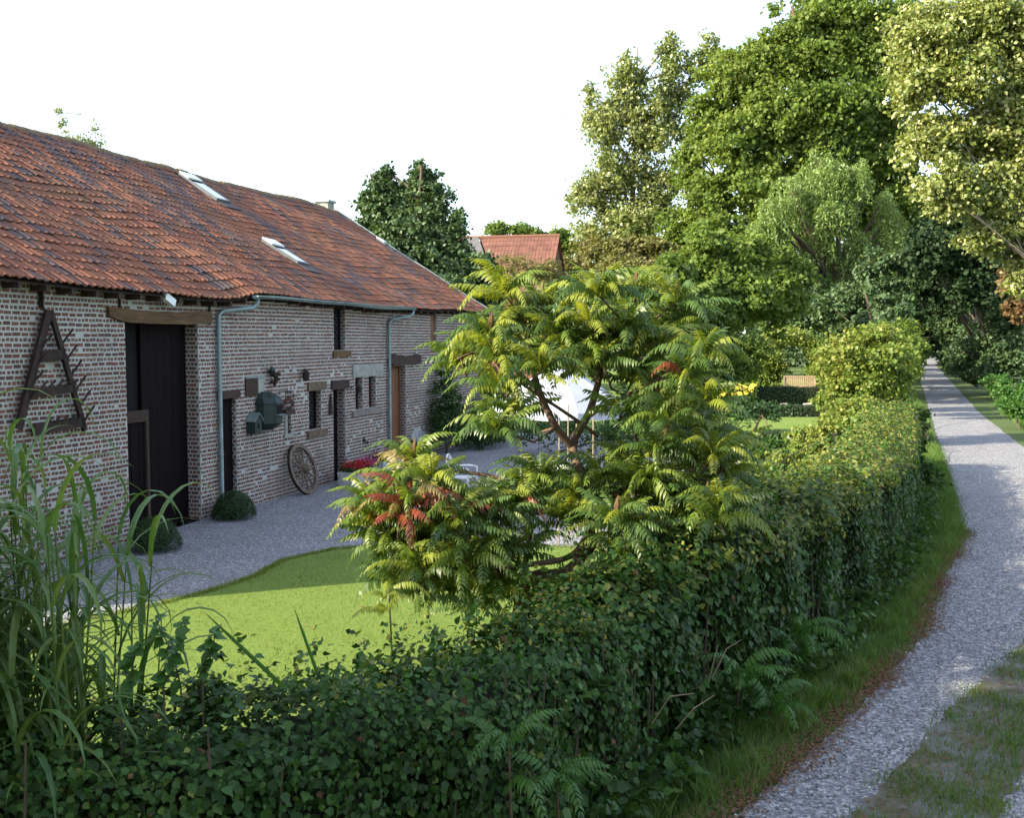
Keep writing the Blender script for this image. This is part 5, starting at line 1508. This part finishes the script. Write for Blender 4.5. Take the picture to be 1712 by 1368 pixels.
for i, (px, w_, lab) in enumerate(((1226, .5, 'upright pale garden rock by the red flowers'), (1236, .8, 'flat pale rock right of the upright one'), (1210, .7, 'pale flat rock left of the upright one'), (1312, .6, 'pale rock between the two box hedges, left'), (1330, .5, 'pale rock between the two box hedges, middle'), (1350, .6, 'pale rock between the two box hedges, right'))):
    Y = 46.9 if px < 1300 else 49.5
    p = at(px, 690, Y); q = MB(); q.blob((0, 0, w_ * .3), (w_ * .55, w_ * .5, (w_ * .6 if i == 0 else w_ * .4)), 8, .2)
    o = q.build('garden_rock', M['rock']); o.location = (p.x, Y, .0); tag(o, lab, 'rock', 'pale rocks in the garden')
tree('standard_tree', (8.95, 38.6, 0), pxs((1262, 690, 38.6, 42, 22), (1285, 745, 36, 38, 20)), 4200, .10, 'l_box', 'small dark standard tree with a bare stem on the garden lawn', 'tree', r0=.07, seed=61, clumps=14, clump_r=.34)
# arbour of climbers behind bench
ab = empty('rose_arch', (19.0, 71.5, 0), 0, 'arched garden arbour overgrown with climbers behind the bench', 'arch')
for yy in (0, 1.4):
    q = MB(); pts = [(2.1 * math.cos(a), yy, 1.6 + 2.1 * math.sin(a) * 1.0) for a in [math.pi * i / 12 for i in range(13)]]
    q.tube([(2.1, yy, 0)] + pts + [(-2.1, yy, 0)], .05, 6); q.build('hoop', M['white_paint'], ab)
g = np.random.default_rng(62); n = 9000
a = g.uniform(-.1, math.pi + .1, n); rr2 = 2.1 + g.normal(size=n) * .28
P = np.stack([19.0 + rr2 * np.cos(a), 71.4 + g.uniform(-.3, 1.7, n), np.where(np.sin(a) > 0, 1.6 + rr2 * np.sin(a), g.uniform(0, 1.6, n))], 1)
low = g.random(n) < .4
P[low, 2] = g.uniform(0, 1.7, low.sum()); P[low, 0] = 19.0 + np.where(g.random(low.sum()) < .5, -1, 1) * (2.1 + g.normal(size=low.sum()) * .35)
V, T = leaves(P, rdir(n, g) + [0, -.4, .4], rdir(n, g), .17 * g.uniform(.6, 1.3, n)); np_obj('climbers', V, T, M['l_bright'], ab, 'stuff')
GR = 'orchard shrubs behind the garden'
for i, (bl, n, mat, lab) in enumerate((
    ([(1175, 610, 52, 45, 45), (1200, 600, 53, 40, 40)], 11000, 'l_big', 'green leafy shrub behind the yellow flowers, left end of the row'),
    ([(1245, 605, 53.5, 45, 45), (1225, 625, 53, 40, 32)], 13000, 'l_big', 'dense fruit bush behind the yellow flowers'),
    ([(1290, 620, 72, 34, 45)], 8000, 'l_bright', 'yellowish shrub left of the bench'),
    ([(1380, 620, 70, 34, 52), (1400, 600, 72, 40, 45)], 10000, 'l_bright', 'yellow green shrub right of the bench'),
    ([(1130, 640, 52, 60, 50), (1090, 650, 50, 50, 45)], 12000, 'l_big', 'wide green shrub mass seen behind the right side of the sumac'),
    ([(1180, 745, 33, 50, 24), (1280, 760, 30, 50, 24), (1230, 750, 31, 40, 20)], 12000, 'l_hedge', 'low dark flower border on the near side of the garden'),
    ([(1050, 720, 36, 60, 40), (1140, 715, 35, 60, 35)], 9000, 'l_hedge', 'dark shrub border behind the sumac trunks'))):
    b_ = pxs(*bl); shrub('garden_shrub', b_, n, .13 if bl[0][2] > 40 else .085, mat, lab, 100 + i, group=GR, clumps=26, clump_r=.28)

# ================================================================== TREES
# dense dark tree behind the barn
tree('dense_tree', (at(720, 500, 52).x, 52, 0), pxs((648, 370, 52, 46, 75), (640, 320, 52, 26, 36), (705, 350, 52, 44, 60), (703, 305, 52, 20, 32), (752, 420, 51, 40, 52), (765, 372, 51, 15, 26), (690, 430, 51, 60, 60), (790, 470, 50, 42, 46), (806, 455, 50, 26, 34), (818, 490, 50, 28, 26), (615, 400, 52, 26, 40), (740, 480, 50, 50, 50), (648, 292, 52, 9, 20), (702, 284, 52, 8, 18), (676, 330, 52, 16, 26), (612, 340, 52, 10, 20), (728, 325, 52, 12, 26)),
     70000, .19, 'l_conifer', 'dense dark green tree with two pointed tops behind the far end of the barn', seed=201, r0=.35, clumps=36, clump_r=.30, fuzz=.2)
# thin tops over the ridge
tree('birch_tree', (at(130, 300, 36).x, 36, 0), pxs((98, 190, 36, 5, 14), (106, 212, 36, 7, 18), (116, 235, 36, 8, 18), (158, 218, 36, 5, 18), (152, 240, 36, 12, 14), (170, 236, 36, 5, 12), (135, 250, 36, 30, 16)), 1500, .085, 'l_poplar', 'feathery tree tips showing above the barn ridge at left', seed=202, r0=.05, clumps=8, clump_r=.6, fuzz=.6, bark='bark_pale')
# poplar
POP = [(1045, 110, 100, 10, 30), (1120, 75, 100, 10, 34), (1155, 130, 100, 10, 50), (985, 160, 100, 9, 30), (1075, 130, 100, 8, 30), (1045, 150, 100, 30, 60), (1120, 120, 100, 26, 65), (1010, 210, 100, 38, 60), (1080, 220, 100, 52, 80), (1020, 300, 100, 50, 52), (1100, 320, 101, 50, 60), (980, 330, 100, 36, 36), (1060, 380, 100, 70, 42), (985, 400, 100, 45, 30), (1130, 200, 102, 28, 60), (1185, 100, 102, 24, 45)]
tree('poplar_tree', (at(1085, 600, 100).x, 100, 0), pxs(*POP), 40000, .32, 'l_poplar', 'airy pale poplar with sky showing through, left of the big green tree', seed=203, r0=.5, clumps=30, clump_r=.25, fuzz=.65, fill=.3, bark='bark_pale', stretch=1.5)
# the big broad tree
BIG = [(1250, 150, 92, 70, 80), (1330, 90, 92, 75, 80), (1420, 70, 93, 80, 70), (1220, 250, 90, 60, 60), (1310, 210, 90, 80, 70), (1400, 190, 90, 85, 70), (1480, 150, 92, 60, 80), (1190, 330, 90, 48, 50), (1270, 320, 89, 60, 50), (1470, 260, 92, 60, 70), (1390, 20, 93, 70, 50), (1180, 200, 92, 34, 60), (1500, 60, 93, 50, 60), (1360, 290, 90, 70, 50), (1500, 330, 92, 50, 60), (1440, 340, 93, 60, 60), (1200, 400, 88, 50, 40), (1260, 400, 88, 60, 50), (1330, 370, 90, 60, 60), (1150, 270, 93, 28, 50), (1140, 385, 95, 34, 50)]
tree('broad_tree', (at(1400, 600, 94).x, 94, 0), pxs(*BIG), 180000, .35, 'l_big', 'huge broad leafy green tree rising behind the willow', seed=204, r0=.8, clumps=38, clump_r=.30, fuzz=.22)
# willow: hanging strands
def willow(name, base, blobs, nstr, lab, seed, leafs=26, step=.13):
    g = np.random.default_rng(seed); root = empty(name, base, 0, lab, 'tree')
    parts_ = []
    for b in blobs:
        m_ = int(nstr * (b[3] * b[5]))
        d_ = rdir(m_, g); d_[:, 2] = np.abs(d_[:, 2])
        st_ = np.array(b[:3]) + d_ * np.array(b[3:6]) * g.uniform(.75, 1.03, (m_, 1))
        dr = d_ * np.array([1, 1, 0]) * .25 + g.normal(size=(m_, 3)) * .06
        for k_ in range(leafs):
            t = k_ / leafs; kl = g.random(m_) < (1 - .4 * t)
            q = st_ + dr * (k_ * step * (1 - .5 * t)) + np.array([0, 0, -1]) * (k_ * step) * (.35 + .65 * t) + g.normal(size=(m_, 3)) * .09
            q = q[kl]
            parts_.append(leaves(q, rdir(len(q), g) + [0, 0, .2], np.tile([0, 0, -1.0], (len(q), 1)) + g.normal(size=(len(q), 3)) * .6, .30 * g.uniform(.6, 1.3, len(q)), NARROW2))
    V, T = join(parts_); V[:, 2] = np.maximum(V[:, 2], .05)
    np_obj('crown', V, T, M['l_willow'], root, 'stuff')
    mb_ = MB(); rs_ = random.Random(seed)
    top = Vector((sum(b[0] for b in blobs) / len(blobs), sum(b[1] for b in blobs) / len(blobs), max(b[2] for b in blobs)))
    pts = limb(mb_, base, top, .45, .1, .05, 7, 8, rs_)
    for b in blobs: limb(mb_, pts[3], Vector(b[:3]) + Vector((0, 0, b[5] * .5)), .16, .04, .2, 5, 5, rs_)
    mb_.build('trunk', M['bark'], root, smooth=True, local='world')
NARROW2 = (np.array([(0, 0, 0), (-.17, .4, .02), (0, 1, -.05), (.17, .4, .02)]), np.array([(0, 1, 2), (0, 2, 3)]))
wr_ = random.Random(55); wbl = []
for q in range(64):
    a = wr_.uniform(0, 6.283); rr = math.sqrt(wr_.random())
    wbl.append((1378 + 128 * rr * math.cos(a), 425 + 145 * rr * math.sin(a), 79 + wr_.uniform(-3, 3), wr_.uniform(14, 30), wr_.uniform(18, 36)))
wbl += [(1362, 268, 80, 9, 24), (1345, 300, 80, 14, 26), (1440, 280, 80, 10, 22), (1410, 300, 80, 16, 24), (1385, 290, 79, 10, 22), (1480, 340, 80, 14, 26), (1300, 350, 79, 14, 26)]
willow('willow_tree', (at(1400, 600, 80).x, 80, 0), pxs(*wbl), 46, 'soft light green willow with hanging twigs in front of the big tree', 205, 20, .10)
# green hazel mass left of willow
tree('hazel_tree', (at(1200, 600, 57).x, 57, 0), pxs((1190, 440, 57, 60, 50), (1150, 500, 54, 50, 52), (1230, 500, 56, 60, 55), (1290, 500, 58, 50, 50), (1120, 450, 53, 30, 30), (1180, 540, 55, 60, 40), (1250, 425, 60, 40, 40), (1100, 490, 52, 44, 44), (1310, 470, 62, 44, 50)),
     58000, .25, 'l_big', 'broad mid green tree mass between the sumac and the willow', seed=206, r0=.35, clumps=36, clump_r=.30)
tree('lane_tree', (at(1480, 600, 57).x, 57, 0), pxs((1360, 520, 76, 55, 40), (1430, 520, 70, 60, 50), (1480, 470, 60, 46, 60), (1490, 540, 57, 40, 56), (1440, 560, 66, 50, 30), (1500, 590, 56, 26, 30)),
     34000, .24, 'l_conifer', 'dark green tree below the willow at the left edge of the lane', seed=207, r0=.3, clumps=24, clump_r=.28)
shrub('lane_bush', pxs((1495, 588, 50, 36, 56), (1503, 590, 56, 34, 54), (1508, 585, 63, 32, 54), (1514, 582, 72, 30, 52), (1480, 600, 46, 30, 40)), 36000, .19, 'l_big', 'long tall bush row along the left side of the shaded lane', 340, 'bush', clumps=34, clump_r=.3)
tree('shaded_tree', (86, 207, 0), [(78, 207, 4, 9, 4, 6), (88, 207, 5, 9, 4, 7), (98, 208, 5, 9, 4, 7), (66, 206, 5, 9, 4, 7)], 9000, .7, 'l_conifer', 'farthest tree clump closing the lane at its vanishing end', seed=341, r0=.4, clumps=20, clump_r=.4, group='dark trees arching over the end of the lane')
# tunnel of trees over the lane
GT = 'dark trees arching over the end of the lane'
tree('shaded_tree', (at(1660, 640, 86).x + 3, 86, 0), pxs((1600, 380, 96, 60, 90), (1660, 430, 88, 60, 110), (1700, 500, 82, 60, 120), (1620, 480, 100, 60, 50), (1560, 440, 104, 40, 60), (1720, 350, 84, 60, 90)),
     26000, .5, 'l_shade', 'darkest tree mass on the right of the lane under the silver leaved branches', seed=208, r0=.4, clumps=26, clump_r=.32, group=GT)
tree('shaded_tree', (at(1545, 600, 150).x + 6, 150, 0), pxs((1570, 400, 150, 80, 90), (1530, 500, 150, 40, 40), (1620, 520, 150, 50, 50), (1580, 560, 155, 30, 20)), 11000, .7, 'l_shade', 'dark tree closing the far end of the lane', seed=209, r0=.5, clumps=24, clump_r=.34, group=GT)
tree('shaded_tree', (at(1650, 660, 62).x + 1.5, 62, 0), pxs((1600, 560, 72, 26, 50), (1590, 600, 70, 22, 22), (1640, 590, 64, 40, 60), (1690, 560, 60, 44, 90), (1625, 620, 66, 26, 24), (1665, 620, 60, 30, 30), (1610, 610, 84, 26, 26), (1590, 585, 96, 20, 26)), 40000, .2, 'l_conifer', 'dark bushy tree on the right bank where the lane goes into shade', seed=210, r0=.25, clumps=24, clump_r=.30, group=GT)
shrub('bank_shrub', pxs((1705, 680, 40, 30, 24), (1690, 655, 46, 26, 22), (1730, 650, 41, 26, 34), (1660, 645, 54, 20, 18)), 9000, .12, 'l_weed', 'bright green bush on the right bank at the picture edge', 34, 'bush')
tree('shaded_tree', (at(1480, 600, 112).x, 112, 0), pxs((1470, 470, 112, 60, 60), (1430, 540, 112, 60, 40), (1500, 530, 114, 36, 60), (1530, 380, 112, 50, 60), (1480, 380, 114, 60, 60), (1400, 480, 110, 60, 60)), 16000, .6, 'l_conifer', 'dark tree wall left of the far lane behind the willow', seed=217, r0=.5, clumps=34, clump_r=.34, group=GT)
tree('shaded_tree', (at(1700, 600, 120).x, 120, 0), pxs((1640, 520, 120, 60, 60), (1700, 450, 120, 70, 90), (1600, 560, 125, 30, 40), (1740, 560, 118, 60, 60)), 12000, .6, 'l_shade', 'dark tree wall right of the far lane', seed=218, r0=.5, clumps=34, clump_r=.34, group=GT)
tree('overhanging_tree', (28.2, 60, 0), pxs((1560, 425, 58, 50, 36), (1600, 400, 64, 56, 46), (1550, 475, 66, 36, 40), (1625, 470, 58, 50, 50), (1590, 500, 72, 40, 40), (1660, 420, 58, 50, 60), (1570, 520, 80, 34, 34), (1540, 530, 84, 30, 30), (1562, 552, 92, 34, 22), (1545, 562, 118, 30, 16), (1580, 540, 76, 30, 26), (1568, 572, 84, 36, 20), (1548, 585, 108, 26, 14), (1600, 575, 74, 22, 30)), 52000, .24, 'l_shade', 'dark tree leaning over the lane from the right bank', 'tree', seed=350, r0=.3, clumps=34, clump_r=.32)
# silver-leaved tree at right, near
ASP = [(1560, 60, 27, 60, 50), (1640, 40, 27, 70, 60), (1720, 60, 27, 60, 60), (1540, 140, 27, 50, 44), (1620, 130, 26.5, 50, 44), (1700, 150, 27, 50, 60), (1560, 240, 27, 48, 50), (1640, 230, 27.5, 55, 50), (1720, 260, 27, 50, 60), (1590, 320, 26.5, 48, 40), (1660, 330, 27, 50, 50), (1720, 360, 27, 40, 50), (1640, 400, 27, 34, 28), (1690, 420, 27.5, 34, 30), (1705, 470, 27, 18, 30), (1510, 80, 28, 24, 20)]
tree('silver_leaved_tree', (17.6, 27.5, 0), pxs(*ASP), 100000, .112, 'l_aspen', 'near tree with glittering pale silver green leaves at the upper right', seed=211, r0=.2, clumps=24, clump_r=.42, fuzz=.6, fill=.3, bark='bark_pale', trunk_top=(15.6, 27.4, 12.5))
tree('copper_tree', (at(1690, 560, 34).x + 1.5, 34, 0), pxs((1690, 470, 34, 24, 26), (1670, 400, 36, 30, 24), (1700, 520, 34, 16, 34)), 3500, .13, 'l_rust', 'rusty brown foliage under the silver leaved tree at the right edge', seed=212, r0=.12, clumps=14, clump_r=.36)
# brownish hedge growth and shrubs left of the poplar foot
tree('rusty_shrub_tree', (at(1040, 500, 90).x, 90, 0), pxs((1020, 425, 92, 60, 26), (1090, 420, 92, 50, 24), (970, 450, 90, 40, 30), (1060, 465, 88, 70, 30), (1120, 440, 90, 30, 24)), 30000, .28, 'l_olive', 'yellow and rust tinted bushes below the poplar', seed=213, r0=.2, clumps=22, clump_r=.3)
tree('bushy_tree', (at(1000, 500, 60).x, 60, 0), pxs((990, 500, 62, 60, 30), (930, 510, 60, 40, 30), (1060, 510, 64, 70, 34)), 14000, .2, 'l_bright', 'sunlit bushes just above the top of the sumac', seed=214, r0=.2, clumps=20, clump_r=.3)
tree('bare_shrub', (at(900, 480, 58).x, 58, 0), pxs((890, 455, 58, 34, 24), (920, 460, 58, 30, 26), (850, 450, 57, 28, 22)), 3200, .13, 'l_olive', 'thin reddish brown twiggy shrub before the far farmhouse', seed=215, r0=.12, clumps=12, clump_r=.5)
tree('distant_tree', (at(860, 400, 95).x, 95, 0), pxs((830, 385, 95, 28, 12), (880, 388, 95, 30, 14), (930, 395, 95, 20, 14), (945, 420, 95, 20, 24)), 5000, .3, 'l_big', 'distant tree tops rising behind the roof of the far farmhouse', seed=216, r0=.2, clumps=14, clump_r=.45)
shrub('field_hedge', [(x_, 128 + 3 * math.sin(x_), 2.8, 5.5, 3, 3.4) for x_ in range(6, 50, 5)] + [(x_, 118, 3.0, 5, 3, 3.6) for x_ in range(-40, 6, 7)] + [(x_, 132, 3.0, 5, 3, 4.0) for x_ in range(62, 110, 6)], 20000, .6, 'l_conifer', 'tall dark field hedge closing the garden far behind the bench', 320, 'hedge', clumps=16, clump_r=.4)
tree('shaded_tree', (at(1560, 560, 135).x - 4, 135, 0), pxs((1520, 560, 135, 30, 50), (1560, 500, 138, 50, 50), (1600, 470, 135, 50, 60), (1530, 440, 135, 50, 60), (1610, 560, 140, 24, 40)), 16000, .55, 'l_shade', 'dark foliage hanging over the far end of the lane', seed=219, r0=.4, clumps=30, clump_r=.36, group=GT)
# wood closing the horizon
g = np.random.default_rng(300)
parts_ = []
for i in range(60):
    x = -120 + i * 6.2 + g.uniform(-2, 2); y = 175 + g.uniform(-8, 14)
    if x > 200: continue
    hgt = g.uniform(5, 8) + (6 if x > 40 else 0)
    parts_.append(crown([(x, y, hgt * .5, 5, 4, hgt * .5)], 260, 1.4, clumps=16, clump_r=.4, g=g))
V, T = join(parts_)
tag(np_obj('distant_wood', V, T, M['l_conifer']), 'far belt of trees closing the fields behind the garden', 'wood', kind='stuff')
# unseen trees added left of and behind the camera to darken the foreground
for i, (x, y, rr2, hgt, lab) in enumerate(((-12.5, .7, 3.7, 14.5, 'unseen tree added for shade beside the near end of the hedge, left of the view'), (-15.5, -6.0, 4.6, 13, 'unseen tree added for shade behind the viewpoint on the left'), (-7, -10, 4.2, 12, 'unseen tree added for shade behind the viewpoint, beside the leftmost ones'), (1, -12, 4.5, 12, 'unseen tree added for shade straight behind the viewpoint'), (9, -11, 4.5, 12, 'unseen tree added for shade behind the viewpoint on the right'))):
    tree('unseen_shade_tree', (x, y, 0), [(x, y, hgt * .58, rr2, rr2, hgt * .36), (x + 1, y - 1.2, hgt * .45, rr2, rr2, hgt * .3), (x - 1.2, y - .6, hgt * .68, rr2 * .8, rr2 * .8, hgt * .3)], 8000, .44, 'l_big', lab, seed=400 + i, r0=.28, clumps=40, clump_r=.33, group='unseen shade trees added around the viewpoint')

# ================================================================== FAR FARMHOUSE
fh = empty('farmhouse', (at(852, 430, 72).x, 72, 0), R(-14), 'far farmhouse with a red tiled roof and a grey end beyond the dark tree', 'house')
Lh, Wh, eh, rh = 4.9, 4.2, 5.0, 10.35
cx0 = -1.6
q = MB(); q.add([(cx0 - 4.6, -Wh, 0), (cx0 + Lh, -Wh, 0), (cx0 + Lh, Wh, 0), (cx0 - 4.6, Wh, 0), (cx0 - 4.6, -Wh, eh), (cx0 + Lh, -Wh, eh), (cx0 + Lh, Wh, eh), (cx0 - 4.6, Wh, eh), (cx0 + Lh, 0, rh - .15)], [(0, 1, 5, 4), (1, 2, 6, 8, 5), (2, 3, 7, 6), (3, 0, 4, 7)]); q.build('wall', M['brick'], fh)
q = MB(); q.add([(cx0 + 2.6, -Wh - .3, eh - .1), (cx0 + Lh + .2, -Wh - .3, eh - .1), (cx0 + Lh + .2, 0, rh), (cx0 - .5, 0, rh), (cx0 + Lh + .2, Wh + .3, eh - .1), (cx0 - 1.5, Wh + .3, eh - .1)], [(0, 1, 2, 3), (3, 2, 4, 5)]); rfo = q.build('roof', M['tile_old'], fh)
q = MB()
for i in range(16):
    for j in range(34):
        t0, t1 = i / 16, (i + 1) / 16; xa = cx0 + Lh + .2 - .24 * (j + 1) ; xb = xa + .22
        if xa < cx0 + 2.6 - 3.1 * t0: continue
        y0, z0_ = -Wh - .3 + (Wh + .3) * t0, eh - .1 + (rh - eh + .1) * t0; y1, z1_ = -Wh - .3 + (Wh + .3) * t1, eh - .1 + (rh - eh + .1) * t1
        q.add([(xa, y0, z0_ + .09), (xb, y0, z0_ + .09), (xb, y1, z1_ + .03), (xa, y1, z1_ + .03), (xa, y0, z0_ + .02), (xb, y0, z0_ + .02)], [(0, 1, 2, 3), (4, 5, 1, 0)])
q.build('tile_covering', M['tile_old'], rfo, kind='stuff')
M['grey_roof'] = simple('grey_roof', (.085, .09, .095), .8, .25, 4)
q = MB(); q.add([(cx0 + 2.5, -Wh - .3, eh - .09), (cx0 - .6, 0, rh + .01), (cx0 - 1.7, 0, rh - .1), (cx0 - 4.6, -Wh - .3, eh - .09)], [(0, 1, 2, 3)])
q.v = [(x, y - .1, z + .08) for x, y, z in q.v]; q.build('grey_roof_end', M['grey_roof'], fh)
MB().box((cx0 - 2.0, .2, rh + .1), (.7, .7, 1.0)).build('chimney', M['stone'], fh)
q = MB(); q.tube([(cx0 - 1.6, 0, rh + .03), (cx0 + Lh + .2, 0, rh + .03)], .13, 6); q.build('ridge', M['tile'], fh)
for x in (-1.0, 2.2): MB().box((x, -Wh - .02, 2.4), (1.0, .06, 1.3)).build('window', M['glass'], fh)

for o in bpy.data.objects:
    if o.type == 'MESH' and len(o.data.polygons) == 0: bpy.data.objects.remove(o)
